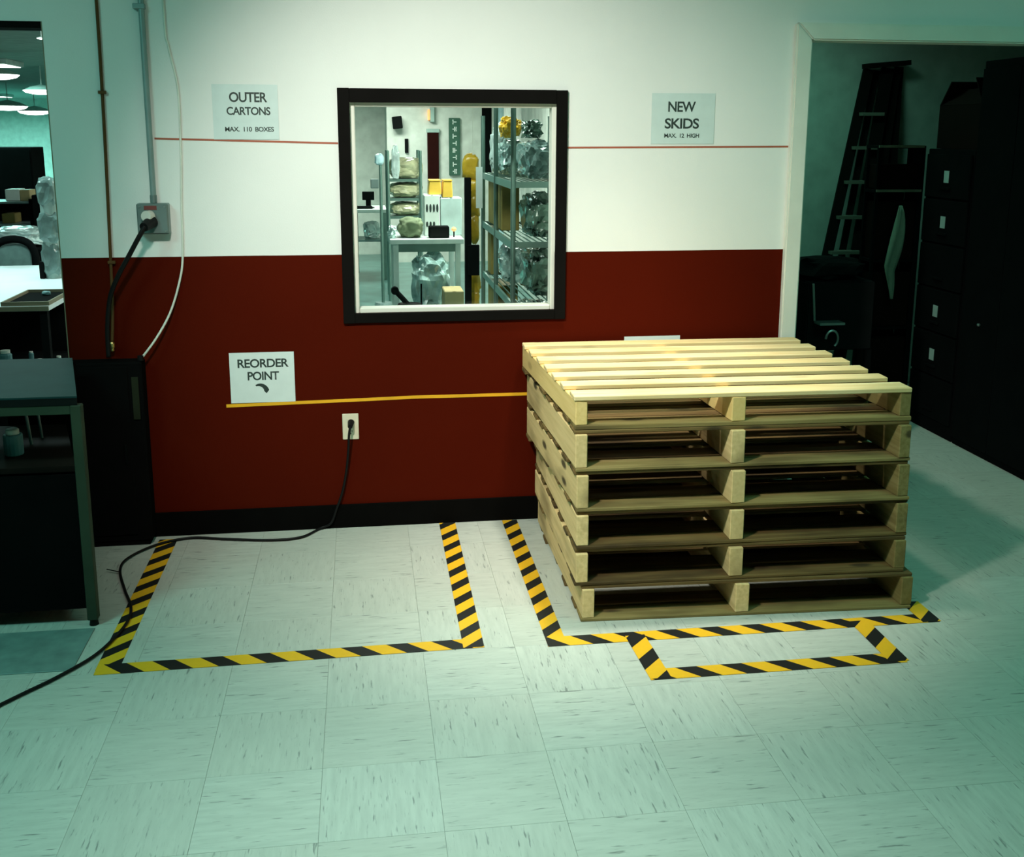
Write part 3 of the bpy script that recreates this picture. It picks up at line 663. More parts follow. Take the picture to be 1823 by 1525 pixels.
t = thing('metal_can', 'pale blue can standing on the shelf inside the steel bench', 'can', (q.x, -0.62, 0.5655))
obj('body', lathe([(0.030, 0), (0.032, 0.003), (0.032, 0.070), (0.030, 0.074)], 16), M['blue_can'], t, smooth=False)
obj('cap', lathe([(0.022, 0.0745), (0.022, 0.090), (0.018, 0.094)], 16), M['white_trim'], t)
for px, py, Yy, w_, h_, lab in ((58, 812, -0.5, 0.012, 0.14, 'grey rod leaning behind the can in the steel bench'), (78, 812, -0.42, 0.010, 0.16, 'thin grey rod standing in the middle of the bench shelf')):
    q = at(px, py, Yy); r_ = thing('metal_rod', lab, 'rod', (q.x, Yy, 0.5655))
    obj('rod', cy((0, 0, 0), (-0.012, 0, h_), w_ / 2, n=8), M['steel_box'], r_)
    obj('knob', cy((-0.012, 0, h_), (-0.013, 0, h_ + 0.012), w_ * 0.8, n=8), M['steel_box'], r_)
# floor mat in front of the bench
tag(obj('floor_mat', bx(-1.9, -0.945, -1.142, -0.850, 0.0002, 0.004, bevel=0.001), M['mat']), 'blue grey mat on the floor in front of the steel bench', 'mat')

# ------------------------------------------------------------------ storeroom
def rail(bm, p0, p1, w, t, up=(1, 0, 0)): beam(bm, p0, p1, w, t, up)
LY0, LY1 = 1.84, 2.20        # foot and head of the leaning stepladder
t = thing('stepladder', 'dark wooden stepladder folded and leaning against the storeroom wall', 'ladder', (2.78, LY0, 0))
o0 = Vector((2.78, LY0, 0))
def L(px, py, z_ref=None, dy=0.0):
    """point on the leaning ladder plane: depth grows with height"""
    Y = 1.9
    for _ in range(12):
        q = at(px, py, Y); Y = LY0 + (LY1 - LY0) * max(0, min(1.15, q.z / 2.15)) + dy
    return at(px, py, Y) - o0
def extend(a, b, z):
    s = (z - a.z) / (b.z - a.z); return a + (b - a) * s
topL, lowL = L(1546, 124), L(1473, 452); topR, lowR = L(1580, 122), L(1525, 452)
topB, lowB = L(1556, 124, dy=-0.01), L(1497, 448, dy=-0.01)
for nm, a, b, w_ in (('rail', topL, lowL, 0.062), ('rail', topR, lowR, 0.075)):
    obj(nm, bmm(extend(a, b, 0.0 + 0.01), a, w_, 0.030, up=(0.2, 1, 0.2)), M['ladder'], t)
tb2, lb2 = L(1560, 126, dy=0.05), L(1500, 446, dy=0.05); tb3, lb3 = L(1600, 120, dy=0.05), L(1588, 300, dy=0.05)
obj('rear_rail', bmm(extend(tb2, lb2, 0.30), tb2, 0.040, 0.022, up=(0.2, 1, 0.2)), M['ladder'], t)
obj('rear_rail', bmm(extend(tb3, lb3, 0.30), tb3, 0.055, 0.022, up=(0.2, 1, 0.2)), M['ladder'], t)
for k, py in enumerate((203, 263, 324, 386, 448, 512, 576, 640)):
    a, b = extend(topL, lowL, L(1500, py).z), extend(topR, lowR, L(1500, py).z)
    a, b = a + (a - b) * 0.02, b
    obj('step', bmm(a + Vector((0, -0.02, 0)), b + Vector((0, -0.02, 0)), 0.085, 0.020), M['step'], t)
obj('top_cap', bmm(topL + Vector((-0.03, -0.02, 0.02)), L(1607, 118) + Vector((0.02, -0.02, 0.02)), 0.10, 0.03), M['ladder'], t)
obj('side_board', bmm(L(1590, 124, dy=0.03), extend(L(1590, 124, dy=0.03), L(1570, 262, dy=0.03), 1.30), 0.10, 0.02, up=(0.2, 1, 0.2)), M['ladder'], t)

# drawer cabinet, tall locker, shelf unit, carton
t = thing('drawer_cabinet', 'black filing cabinet with pale label cards in the dark storeroom', 'cabinet', (3.42, 1.09, 0))
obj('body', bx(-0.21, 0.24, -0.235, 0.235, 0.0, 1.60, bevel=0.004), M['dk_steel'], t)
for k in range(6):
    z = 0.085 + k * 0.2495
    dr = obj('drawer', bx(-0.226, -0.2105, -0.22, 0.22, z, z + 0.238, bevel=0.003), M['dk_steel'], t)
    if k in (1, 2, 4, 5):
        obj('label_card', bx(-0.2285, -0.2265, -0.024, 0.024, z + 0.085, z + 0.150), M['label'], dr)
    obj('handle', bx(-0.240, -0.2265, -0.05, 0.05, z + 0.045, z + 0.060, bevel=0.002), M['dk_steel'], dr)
t = thing('tall_locker', 'tall black locker at the right side of the dark storeroom', 'locker', (3.44, 0.50, 0))
obj('body', bx(-0.23, 0.25, -0.33, 0.34, 0.0, 2.05, bevel=0.004), M['dk_steel'], t)
for s in (-1, 1):
    dr = obj('door', bx(-0.242, -0.2305, (-0.325 if s < 0 else 0.007), (0.003 if s < 0 else 0.332), 0.04, 2.01, bevel=0.002), M['dk_steel'], t)
    if s > 0:
        obj('handle', bx(-0.256, -0.2425, 0.150, 0.166, 0.692, 0.706, bevel=0.003), M['stainless'], dr)
t = thing('shelf_unit', 'dark metal shelf unit between the ladder and the filing cabinet', 'shelf', (3.056, 1.425, 0))
for sx in (-0.128, 0.128):
    for sy in (-0.065, 0.065): obj('post', bx(sx - 0.009, sx + 0.009, sy - 0.009, sy + 0.009, 0, 1.615), M['dk_steel'], t)
for z in (0.15, 0.55, 0.95, 1.35, 1.60):
    sh = obj('shelf', bx(-0.138, 0.138, -0.075, 0.075, z, z + 0.018), M['dk_steel'], t)
    if z > 1.3: obj('front_lip', bx(-0.138, 0.138, -0.081, -0.0755, z + 0.004, z + 0.018), M['bar'], sh)
obj('side_panel', bx(0.1385, 0.150, -0.075, 0.075, 0.0, 1.615), M['dk_steel'], t)
obj('back_panel', bx(-0.118, 0.118, 0.0755, 0.080, 0.0, 1.35), M['dk_steel'], t)
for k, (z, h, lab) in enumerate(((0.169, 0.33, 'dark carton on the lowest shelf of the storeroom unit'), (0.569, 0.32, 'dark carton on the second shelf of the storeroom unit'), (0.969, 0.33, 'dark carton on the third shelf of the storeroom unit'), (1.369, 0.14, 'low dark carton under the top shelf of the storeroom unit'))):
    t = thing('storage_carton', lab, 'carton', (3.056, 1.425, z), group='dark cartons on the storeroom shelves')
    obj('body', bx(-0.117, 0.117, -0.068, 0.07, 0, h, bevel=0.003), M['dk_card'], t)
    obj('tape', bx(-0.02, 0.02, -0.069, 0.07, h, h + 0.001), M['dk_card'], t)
t = thing('open_carton', 'dark carton with raised flaps on top of the filing cabinet', 'carton', (3.44, 1.09, 1.601))
bm = bmesh.new()
box(bm, -0.20, 0.22, -0.21, 0.21, 0, 0.006); box(bm, -0.20, -0.194, -0.21, 0.21, 0.006, 0.235); box(bm, 0.214, 0.22, -0.21, 0.21, 0.006, 0.235)
box(bm, -0.194, 0.214, -0.21, -0.204, 0.006, 0.235); box(bm, -0.194, 0.214, 0.204, 0.21, 0.006, 0.235)
obj('body', bm, M['dk_card'], t)
obj('flap', bmm((-0.20, -0.207, 0.235), (-0.23, -0.207, 0.255), 0.30, 0.005, up=(0, 1, 0)) if False else bx(-0.20, 0.22, -0.004, 0.004, 0, 0.16), M['dk_card'], t, loc=(0, 0.207, 0.235), rot=(math.radians(38), 0, 0))
obj('flap', bx(-0.003, 0.003, -0.21, 0.21, 0, 0.13), M['dk_card'], t, loc=(-0.197, 0, 0.235), rot=(0, math.radians(48), 0))
obj('flap', bx(-0.20, 0.22, -0.003, 0.003, 0, 0.16), M['dk_card'], t, loc=(0, -0.207, 0.235), rot=(math.radians(-30), 0, 0))
obj('flap', bx(-0.003, 0.003, -0.21, 0.21, 0, 0.13), M['dk_card'], t, loc=(0.217, 0, 0.235), rot=(0, math.radians(35), 0))

q0, q1, q2 = at(1602, 366, 1.30), at(1574, 475, 1.30), at(1585, 532, 1.30)
bm = bmesh.new(); rows = []
for k in range(15):
    s = k / 14; c_ = q0.lerp(q1, min(1, s / 0.66)) if s < 0.66 else q1.lerp(q2, (s - 0.66) / 0.34)
    w_ = 0.012 + 0.075 * math.sin(math.pi * min(1, s * 1.02)) ** 0.8 * (1 if s < 0.66 else 0.8)
    rows.append([(c_.x + (j / 6) * w_, 1.298 + 0.008 * math.sin(j * 1.9 + s * 5), c_.z) for j in range(7)])
for dy in (0, 0.008):
    V = [[bm.verts.new((x, y + dy, z)) for x, y, z in r] for r in rows]
    for A, B in zip(V, V[1:]):
        for j in range(6): bm.faces.new((A[j], A[j + 1], B[j + 1], B[j]))
    if dy == 0: V0 = V
for A, B, a0, b0 in ((V0, V, 0, 0), (V0, V, 6, 6)):
    for i in range(14): bm.faces.new((A[i][a0], A[i + 1][a0], B[i + 1][b0], B[i][b0]))
for i in (0, 14):
    for j in range(6): bm.faces.new((V0[i][j], V0[i][j + 1], V[i][j + 1], V[i][j]))
tag(obj('hanging_rag', bm, M['cloth'], smooth=True), 'pale rag hanging down the front of the dark shelf unit', 'rag')

# low black cart by the door frame
t = thing('utility_cart', 'black cart with thin grey frame just inside the storeroom door', 'cart', (2.36, 0.80, 0))
obj('bin', casing([(-0.155, 0.60), (0.20, 0.60), (0.20, 0.95), (-0.155, 0.95)], -0.22, 0.10), M['black_soft'], t)
obj('bag', crumple(0.33, 0.30, 0.12, 3, 0.3, 2.0, 3), M['black_soft'], t, loc=(0.02, -0.06, 0.945))
f0 = at(1448, 505, 0.57) - Vector((2.36, 0.80, 0)); f1 = at(1450, 571, 0.57) - Vector((2.36, 0.80, 0))
obj('frame_bar', cy((f0.x, -0.232, f0.z), (f1.x, -0.232, f1.z), 0.006, n=8), M['stainless'], t)
obj('ledge', bx(f1.x, f1.x + 0.13, -0.30, -0.225, f1.z - 0.012, f1.z), M['stainless'], t)
for sx in (-0.15, 0.19):
    for sy in (-0.21, 0.09): obj('leg', bx(sx - 0.012, sx + 0.012, sy - 0.012, sy + 0.012, 0.08, 0.598), M['dk_steel'], t)
obj('lower_tray', bx(-0.17, 0.21, -0.23, 0.11, 0.09, 0.11), M['dk_steel'], t)
for sx in (-0.15, 0.19):
    for sy in (-0.21, 0.09): obj('caster', cy((sx - 0.012, sy, 0.04), (sx + 0.012, sy, 0.04), 0.04, n=14), M['black'], t)
q = at(1481, 603, 0.52)
ringb = tube([(q.x - 2.36 + 0.032 * math.cos(a), q.y - 0.80, q.z + 0.042 * math.sin(a)) for a in [math.radians(v) for v in range(-60, 181, 20)]], 0.006, n=6, k=3)
obj('grab_ring', ringb, M['stainless'], t)

# ------------------------------------------------------------------ beyond the window
# chrome wire rack just behind the glass
RX0, RX1_, RY0, RY1 = 0.70, 1.09, 0.52, 1.75
t = thing('wire_rack', 'chrome wire rack of wrapped bags just behind the window', 'rack', ((RX0 + RX1_) / 2, (RY0 + RY1) / 2, 0))
ox, oy = (RX0 + RX1_) / 2, (RY0 + RY1) / 2
for x in (RX0, RX1_):
    for y, h in ((RY0, 1.86), (1.16, 1.86), (RY1, 1.775)):
        obj('post', cy((x - ox, y - oy, 0), (x - ox, y - oy, h), 0.0125, n=10), M['rack'], t)
SHZ = (0.30, 0.60, 0.885, 1.175, 1.455)
for z in SHZ:
    bm = bmesh.new()
    for x in (RX0 - 0.0, RX1_): box(bm, x - ox - 0.006, x - ox + 0.006, RY0 - oy, RY1 - oy, z - 0.035, z)
    for y in (RY0, RY1): box(bm, RX0 - ox, RX1_ - ox, y - oy - 0.005, y - oy + 0.005, z - 0.028, z)
    for k in range(1, 13): box(bm, RX0 - ox + k * 0.03 - 0.002, RX0 - ox + k * 0.03 + 0.002, RY0 - oy, RY1 - oy, z - 0.006, z - 0.001)
    obj('wire_shelf', bm, M['rack'], t)
tag(obj('paper_tag', bx(-0.019, 0.019, -0.0008, 0.0008, -0.235, 0.0), M['paper']), 'white paper strip hanging on the far post of the wire rack', 'tag').location = tuple(at(853, 297, 1.71))
CRISP = {M[k].name for k in ('clear', 'clear_pale', 'clear_dark', 'tan_wrap', 'yellow_bag')}
def bag(name, px, py_bottom, wpx, hpx, Y, dep, mt, label, cat, seed, shelf=None, amp=0.22, group=None, x=None):
    """bag whose base sits on z=shelf (or read off the photo)"""
    q = at(px, py_bottom, Y); s = (Y + CAM_D) / F_PX * 1.02
    z = q.z if shelf is None else shelf
    h = hpx * s + (q.z - z)
    if group == G:
        w_ = min(wpx * s, 0.33); wpx = w_ / s; dep = min(dep, 0.5)
        lo_x, hi_x = RX0 + 0.025 + w_ * 0.54, RX1_ - 0.025 - w_ * 0.54
        x = max(lo_x, min(hi_x, q.x))
        up_ = [v for v in SHZ if v > z + 0.02]
        if up_: h = min(h, up_[0] - z - 0.05)
    o = obj(name, crumple(wpx * s, dep, max(h, 0.03), seed, amp, 2.4, 4), mt, None, loc=(q.x if x is None else x, Y, z + 0.001), smooth=mt.name not in CRISP)
    return tag(o, label, cat, group)
G = 'wrapped bags on the wire rack'
bag('plastic_bag', 893, 306, 52, 54, 1.37, 0.32, M['clear'], 'clear plastic bag on the top rack shelf beside the dark panel', 'bag', 1, SHZ[4], group=G)
bag('plastic_bag', 957, 322, 66, 70, 0.86, 0.46, M['clear'], 'big grey plastic bag on the top rack shelf nearest the window', 'bag', 2, SHZ[4], group=G)
bag('plastic_bag', 958, 408, 56, 66, 0.86, 0.44, M['clear_dark'], 'dark plastic bag on the middle rack shelf behind the near post', 'bag', 3, SHZ[3], group=G)
bag('plastic_bag', 893, 502, 54, 68, 1.30, 0.36, M['clear'], 'shiny plastic bag on the low rack shelf between the posts', 'bag', 4, SHZ[2], group=G)
bag('plastic_bag', 958, 525, 60, 95, 0.82, 0.44, M['clear_dark'], 'dark shiny plastic bag on the low rack shelf at the right', 'bag', 5, SHZ[2], group=G)
bag('plastic_bag', 945, 560, 90, 50, 0.84, 0.40, M['clear_dark'], 'dark plastic bag at the lowest visible shelf of the rack', 'bag', 6, SHZ[1], group=G)
bag('plastic_bag', 872, 262, 36, 40, 1.65, 0.12, M['clear_pale'], 'small pale plastic bag at the far end of the top rack shelf', 'bag', 7, SHZ[4], group=G)
bag('yellow_sack', 908, 246, 36, 36, 1.30, 0.16, M['yellow_bag'], 'yellow plastic sack lying on the clear bag on the rack', 'bag', 8, None, 0.3)
bag('dark_sack', 946, 246, 34, 30, 0.95, 0.22, M['clear_dark'], 'dark sack on top of the big grey bag on the rack', 'bag', 9, None, 0.35)
def carton(name, px0, px1, py0, py1, Y, dep, mt, label, group=None, z=None, tape=M['card']):
    a, b = at(px0, py1, Y), at(px1, py0, Y)
    z0 = a.z if z is None else z
    t = thing(name, label, 'carton', ((a.x + b.x) / 2, Y, z0), group=group)
    w = (b.x - a.x) / 2
    if group == 'cartons on the wire rack': t.location.x = max(t.location.x, RX0 + 0.022 + w)
    obj('body', bx(-w, w, 0, dep, 0, b.z - z0, bevel=min(0.006, w * 0.1)), mt, t)
    obj('tape_strip', bx(-0.012, 0.012, -0.0008, dep, b.z - z0 - 0.0002, b.z - z0 + 0.0006), tape, t)
    return t
carton('carton', 859, 886, 319, 392, 1.38, 0.30, M['olive_card'], 'olive brown carton on the middle rack shelf at the far end', 'cartons on the wire rack', SHZ[3] + 0.001)
carton('carton', 888, 920, 326, 396, 1.10, 0.24, M['olive_card'], 'olive brown carton on the middle rack shelf behind the near post', 'cartons on the wire rack', SHZ[3] + 0.001)
carton('carton', 858, 872, 405, 440, 1.56, 0.15, M['olive_card'], 'small olive carton on the low rack shelf at the far end', 'cartons on the wire rack', SHZ[2] + 0.001)
carton('carton', 858, 900, 508, 550, 1.40, 0.30, M['olive_card'], 'yellow brown carton under the low rack shelf at the far end', 'cartons on the wire rack', SHZ[1] + 0.001)

# black upright with a column of yellow bags
a, b = at(827, 316, 2.15), at(838, 316, 2.15)
t = thing('black_upright', 'tall black upright board beside the yellow bags', 'upright', ((a.x + b.x) / 2, 2.15, 0))
obj('board', bx(-(b.x - a.x) / 2, (b.x - a.x) / 2, -0.03, 0.03, 0.02, a.z, bevel=0.003), M['black_soft'], t)
obj('base_plate', bx(-0.09, 0.09, -0.09, 0.09, 0, 0.0195), M['black_soft'], t)
a = at(830, 436, 2.10); b = at(850, 490, 2.10)
obj('cross_box', bx(-0.005, 0.066, -0.055, -0.0305, b.z, a.z, bevel=0.003), M['black_soft'], t)
spans = [(278, 322, 30), (322, 356, 20), (354, 392, 22), (388, 436, 20), (490, 522, 24), (520, 556, 22)]
prev_z = None
hang = thing('yellow_bag_strip', 'hanging strip of crinkled yellow bags between black upright and wire rack', 'bags', tuple(at(843, 560, 2.27)))
for k, (y0, y1, w_) in enumerate(spans):
    p0, p1 = at(843, y1, 2.27), at(843, y0, 2.27)
    obj('bag', crumple(w_ * 0.0036 * 0.98, 0.07, p1.z - p0.z + 0.02, 20 + k, 0.25, 2.2, 3, flat=False), M['yellow_bag'], hang, loc=(at((838 if k == 0 else 844), y1, 2.27).x - hang.location.x, 0, p0.z - hang.location.z), smooth=True)
obj('cord', cy((0.0, 0.0, 0), (0.0, 0.0, HALL - hang.location.z - 0.001), 0.002, n=6), M['cream'], hang)

# bench with goods
TY = 4.55; tl, tr = at(694, 424, TY), at(826, 426, TY); tz = at(760, 432, TY).z
t = thing('work_table', 'pale topped work table seen through the window', 'table', ((tl.x + tr.x) / 2, TY, 0)); w = (tr.x - tl.x) / 2
obj('top', bx(-w, w, 0, 0.75, tz - 0.012, tz + 0.03, bevel=0.003), M['bench'], t)
obj('apron', bx(-w + 0.05, w - 0.05, 0.02, 0.04, tz - 0.08, tz - 0.0125), M['rack'], t)
for sx in (-w + 0.05, w - 0.05):
    for yy in (0.04, 0.70): obj('leg', bx(sx - 0.022, sx + 0.022, yy - 0.022, yy + 0.022, 0, tz - 0.0125), M['bench'], t)
obj('lower_shelf', bx(-w + 0.075, w - 0.075, 0.05, 0.7, 0.10, 0.12), M['rack'], t)
zt = tz + 0.0305
wc = carton('printed_carton', 756, 783, 347, 417, TY + 0.30, 0.25, M['white_card'], 'white carton with black figures on the table beyond the window', None, zt, M['white_card'])
for i, xx in enumerate((-0.045, -0.015, 0.015, 0.045)):
    for zz, hh in ((0.20, 0.075), (0.06, 0.05)):
        if i == 3 and zz < 0.1: continue
        bm = bmesh.new(); bmesh.ops.create_circle(bm, cap_ends=True, segments=12, radius=1.0)
        for v in bm.verts: v.co = Vector((v.co.x * 0.010, 0, v.co.y * hh / 2))
        obj('black_figure', bm, M['ink'], wc, loc=(xx, -0.0012, zz + 0.04))
carton('grey_carton', 785, 822, 352, 417, TY + 0.32, 0.25, M['grey_card'], 'pale blue grey carton on the table beyond the window', None, zt, M['grey_card'])
for px0, px1, lab in ((763, 786, 'amber plastic bin on the white carton beyond the window'), (788, 806, 'amber plastic bin on the pale blue grey carton')):
    a, b = at(px0, 346, TY + 0.33), at(px1, 322, TY + 0.33)
    zb = max(at(770, 347, TY + 0.30).z, 0) + 0.002 if px0 < 780 else at(800, 352, TY + 0.32).z + 0.002
    t = thing('plastic_bin', lab, 'bin', ((a.x + b.x) / 2, TY + 0.33, zb), group='amber bins beyond the window'); w = (b.x - a.x) / 2; h = b.z - zb
    bm = bmesh.new()
    vs_ = box(bm, -w, w, 0, 0.2, 0, h)
    for v in vs_:
        if v.co.z > h * 0.5: v.co.x *= 0.86
    bmesh.ops.bevel(bm, geom=list(bm.edges), offset=0.006, segments=1, affect='EDGES'); obj('body', bm, M['yellow_bin'], t)
    obj('rim', bx(-w * 0.9, w * 0.9, -0.004, 0.204, h, h + 0.008), M['yellow_bin'], t)
a, b = at(764, 424, TY + 0.08), at(800, 403, TY + 0.08)
t = thing('black_monitor', 'small black box on the front of the table beyond the window', 'box', ((a.x + b.x) / 2, TY + 0.08, zt)); w = (b.x - a.x) / 2
obj('case', bx(-w, w, 0, 0.12, 0.0, b.z - zt, bevel=0.006), M['black_soft'], t)
obj('front', bx(-w + 0.01, w - 0.01, -0.002, -0.0002, 0.012, b.z - zt - 0.012), M['black'], t)
bag('olive_bundle', 731, 421, 44, 34, TY + 0.22, 0.25, M['olive_bag'], 'olive cloth bundle on the left end of the table beyond the window', 'bundle', 11, zt, 0.2)
bag('white_bag', 699, 420, 15, 18, TY + 0.16, 0.15, M['clear_pale'], 'small white bag at the left corner of the table beyond the window', 'bag', 12, zt, 0.25)
q = at(808, 408, TY + 0.15)
t = thing('indicator_lamp', 'small glowing orange lamp on the table beyond the window', 'lamp', (q.x, TY + 0.15, zt))
obj('stem', cy((0, 0, 0), (0, 0, q.z - zt - 0.016), 0.006, n=8), M['black_soft'], t)
obj('bulb', lathe([(0.008, -0.018), (0.020, -0.008), (0.022, 0.004), (0.014, 0.016), (0.004, 0.021)], 12), M['orange'], t, loc=(0, 0, q.z - zt))
bag('wrapped_bundle', 768, 545, 66, 94, TY + 0.12, 0.50, M['clear'], 'big blue plastic wrapped bundle under the table beyond the window', 'bundle', 13, 0.121, 0.25)
carton('carton', 792, 826, 518, 560, TY - 0.48, 0.30, M['card'], 'open tan carton on the floor in front of the table beyond the window', None, 0.001)
t = thing('floor_machine', 'black canister vacuum lying by the table leg beyond the window', 'vacuum', (at(722, 540, TY - 0.35).x, TY - 0.35, 0))
bz = at(722, 540, TY - 0.35).z
obj('body', lathe([(0.10, 0.0), (0.13, 0.02), (0.13, bz * 0.8), (0.09, bz)], 18), M['black_soft'], t, loc=(0.03, 0.0, 0.0), smooth=False)
q = at(703, 517, TY - 0.35)
obj('round_head', cy((q.x - t.location.x, -0.03, q.z), (q.x - t.location.x, 0.03, q.z), 0.032, n=18), M['black_soft'], t)
obj('hose', tube([(q.x - t.location.x + 0.01, 0, q.z - 0.01), (-0.03, 0, q.z - 0.06), (0.02, 0, bz - 0.01)], 0.022), M['black_soft'], t, smooth=True)
q2 = at(750, 505, TY - 0.30); q3 = at(750, 545, TY - 0.30)
obj('wand', cy((q3.x - t.location.x, 0.05, bz * 0.6), (q2.x - t.location.x, 0.05, q2.z), 0.007, n=8), M['black_soft'], t)

# second rack with tan bundles
RY = 6.3; a, b = at(690, 275, RY), at(748, 275, RY)
t = thing('wire_rack', 'chrome rack of tan wrapped bundles behind the work table', 'rack', ((a.x + b.x) / 2, RY, 0)); w = (b.x - a.x) / 2; rx_ = (a.x + b.x) / 2
rtop = at(720, 268, RY).z
for sx in (-w, w):
    for yy in (0, 0.45): obj('post', cy((sx, yy, 0), (sx, yy, rtop), 0.016, n=8), M['rack'], t)
rz = [at(720, p_, RY).z for p_ in (318, 352, 384, 440)]
for z in rz: obj('shelf', bx(-w, w, 0, 0.45, z - 0.03, z - 0.004), M['rack'], t)
GB = 'bundles on the far rack'
for k, (px, pb, wp, hp, zz, mt_, lab) in enumerate(((722, 317, 60, 36, rz[0], 'tan_wrap', 'tan wrapped bundle on the top of the far rack'), (722, 351, 58, 26, rz[1], 'tan_wrap', 'tan wrapped bundle on the second shelf of the far rack'),
        (722, 383, 56, 24, rz[2], 'tan_wrap', 'tan wrapped bundle on the third shelf of the far rack'), (704, 439, 27, 34, rz[3], 'clear_pale', 'white wrapped bundle on the low shelf of the far rack'), (738, 439, 26, 30, rz[3], 'olive_bag', 'olive bundle on the low shelf of the far rack'))):
    bag('wrapped_bundle', px, pb, wp, hp, RY + 0.2, 0.34, M[mt_], lab, 'bundle', 30 + k, zz - 0.004, 0.12, GB)
bag('white_bundle', 704, 284, 14, 24, RY + 0.015, 0.05, M['clear_pale'], 'small white wrapped roll at the left edge of the far rack top', 'bundle', 41, rz[0] - 0.004, 0.15)
q = at(678, 330, RY - 0.25)
t = thing('pole_stand', 'thin blue grey pole stand left of the far rack', 'stand', (q.x, RY - 0.25, 0))
obj('pole', cy((0, 0, 0.03), (0, 0, at(684, 288, RY + 0.1).z), 0.016, n=10), M['rack'], t)
obj('base', cy((0, 0, 0), (0, 0, 0.03), 0.09, 0.08, n=16), M['conduit'], t)
obj('head', crumple(0.09, 0.09, 0.11, 5, 0.2, 2, 3), M['pale_blue'], t, loc=(-0.01, 0, at(684, 292, RY + 0.1).z), smooth=True)
obj('arm_box', bx(-0.10, -0.02, -0.03, 0.03, at(675, 332, RY + 0.1).z, at(675, 316, RY + 0.1).z, bevel=0.006), M['steel_box'], t)

# far desk at the left of the window view
DY = 7.9; a, b = at(632, 376, DY), at(688, 376, DY); dz = a.z
t = thing('office_desk', 'pale desk far behind the left side of the window', 'desk', ((a.x + b.x) / 2 - 0.2, DY, 0)); w = (b.x - a.x) / 2 + 0.2; dx_ = (a.x + b.x) / 2 - 0.2
obj('top', bx(-w, w, 0, 0.7, dz - 0.02, dz + 0.02, bevel=0.003), M['bench'], t)
for sx in (-w + 0.05, w - 0.03):
    for yy in (0.04, 0.66): obj('leg', bx(sx - 0.025, sx + 0.025, yy - 0.025, yy + 0.025, 0, dz - 0.0205), M['rack'], t)
obj('pedestal', bx(-0.05, 0.05, 0.30, 0.40, 0.05, dz - 0.0205), M['black_soft'], t)
obj('lower_shelf', bx(-w + 0.08, w - 0.06, 0.08, 0.6, dz - 0.36, dz - 0.34), M['conduit'], t)
q = at(656, 370, DY + 0.25)
t = thing('monitor', 'small dark monitor on the far desk', 'monitor', (q.x, DY + 0.25, dz + 0.0205))
a, b = at(646, 356, DY + 0.25), at(667, 341, DY + 0.25)
obj('screen', bx(-0.07, 0.07, -0.02, 0.02, a.z - dz - 0.02, b.z - dz - 0.02, bevel=0.004), M['black_soft'], t)
obj('stand', bx(-0.03, 0.03, 0, 0.02, 0.008, a.z - dz - 0.0205), M['black_soft'], t); obj('foot', bx(-0.07, 0.07, -0.05, 0.06, 0, 0.0078), M['black_soft'], t)
t = thing('keyboard_tray', 'dark keyboard lying on the far desk', 'keyboard', (at(645, 372, DY + 0.1).x, DY + 0.08, dz + 0.0205))
obj('case', bx(-0.12, 0.12, 0, 0.12, 0, 0.025, bevel=0.004), M['black_soft'], t); obj('keys', bx(-0.11, 0.11, 0.012, 0.108, 0.0252, 0.031), M['dk_steel'], t)
bag('paper_pile', 690 - 28, 412, 30, 18, DY + 0.3, 0.25, M['clear_pale'], 'pale bundle on the shelf under the far desk', 'bundle', 51, dz - 0.3395, 0.2)

# things on the far wall
FW = 9.6
a, b = at(700, 229, FW - 0.12), at(717, 207, FW - 0.12)
t = thing('wall_speaker', 'black speaker mounted high on the far wall beyond the window', 'speaker', ((a.x + b.x) / 2, FW - 0.02, a.z))
obj('cabinet', bx(-0.062, 0.062, -0.13, -0.02, 0, b.z - a.z, bevel=0.008), M['black_soft'], t, rot=(0, math.radians(-6), 0))
obj('bracket', bx(-0.02, 0.02, -0.0195, 0.0195, 0.05, 0.11), M['black_soft'], t)
for (x0, x1, y0, y1, lab) in ((700, 704, 259, 278, 'lower small black bracket on the far wall under the speaker'), (721, 727, 247, 272, 'taller small black bracket on the far wall right of the speaker')):
    a, b = at(x0, y1, FW - 0.03), at(x1, y0, FW - 0.03)
    t = thing('wall_bracket', lab, 'bracket', ((a.x + b.x) / 2, FW - 0.0005, a.z), group='black brackets on the far wall')
    obj('plate', bx(-(b.x - a.x) / 2, (b.x - a.x) / 2, -0.03, 0, 0, b.z - a.z, bevel=0.003), M['black_soft'], t); obj('hook', bx(-0.008, 0.008, -0.07, -0.0305, 0.01, 0.03), M['black_soft'], t)
a, b = at(762, 332, FW - 0.05), at(781, 236, FW - 0.05)
t = thing('maroon_panel', 'tall dark maroon panel on the far wall beyond the window', 'panel', ((a.x + b.x) / 2, FW - 0.0005, a.z)); w = (b.x - a.x) / 2
obj('board', bx(-w, w, -0.05, 0, 0, b.z - a.z, bevel=0.004), M['banner'], t); obj('frame', bx(-w - 0.01, w + 0.01, -0.055, 0, b.z - a.z + 0.001, b.z - a.z + 0.05, bevel=0.003), M['label'], t)
a, b = at(762, 217, FW - 0.08), at(771, 188, FW - 0.08)
t = thing('warning_light', 'grey wall fitting with an orange light above the maroon panel', 'wall light', ((a.x + b.x) / 2, FW - 0.0005, a.z))
obj('body', bx(-0.005, 0.05, -0.08, 0, 0, b.z - a.z + 0.05, bevel=0.004), M['label'], t); obj('lens', bx(-0.036, -0.006, -0.085, -0.01, 0.02, 0.16, bevel=0.01), M['orange'], t)
a, b = at(800, 312, FW - 0.04), at(819, 210, FW - 0.04)
t = thing('vertical_sign', 'dark green vertical sign with white characters on the far wall', 'sign', ((a.x + b.x) / 2, FW - 0.0005, a.z)); w = (b.x - a.x) / 2; hh = b.z - a.z
obj('board', bx(-w, w, -0.04, 0, 0, hh, bevel=0.004), M['green_sign'], t)
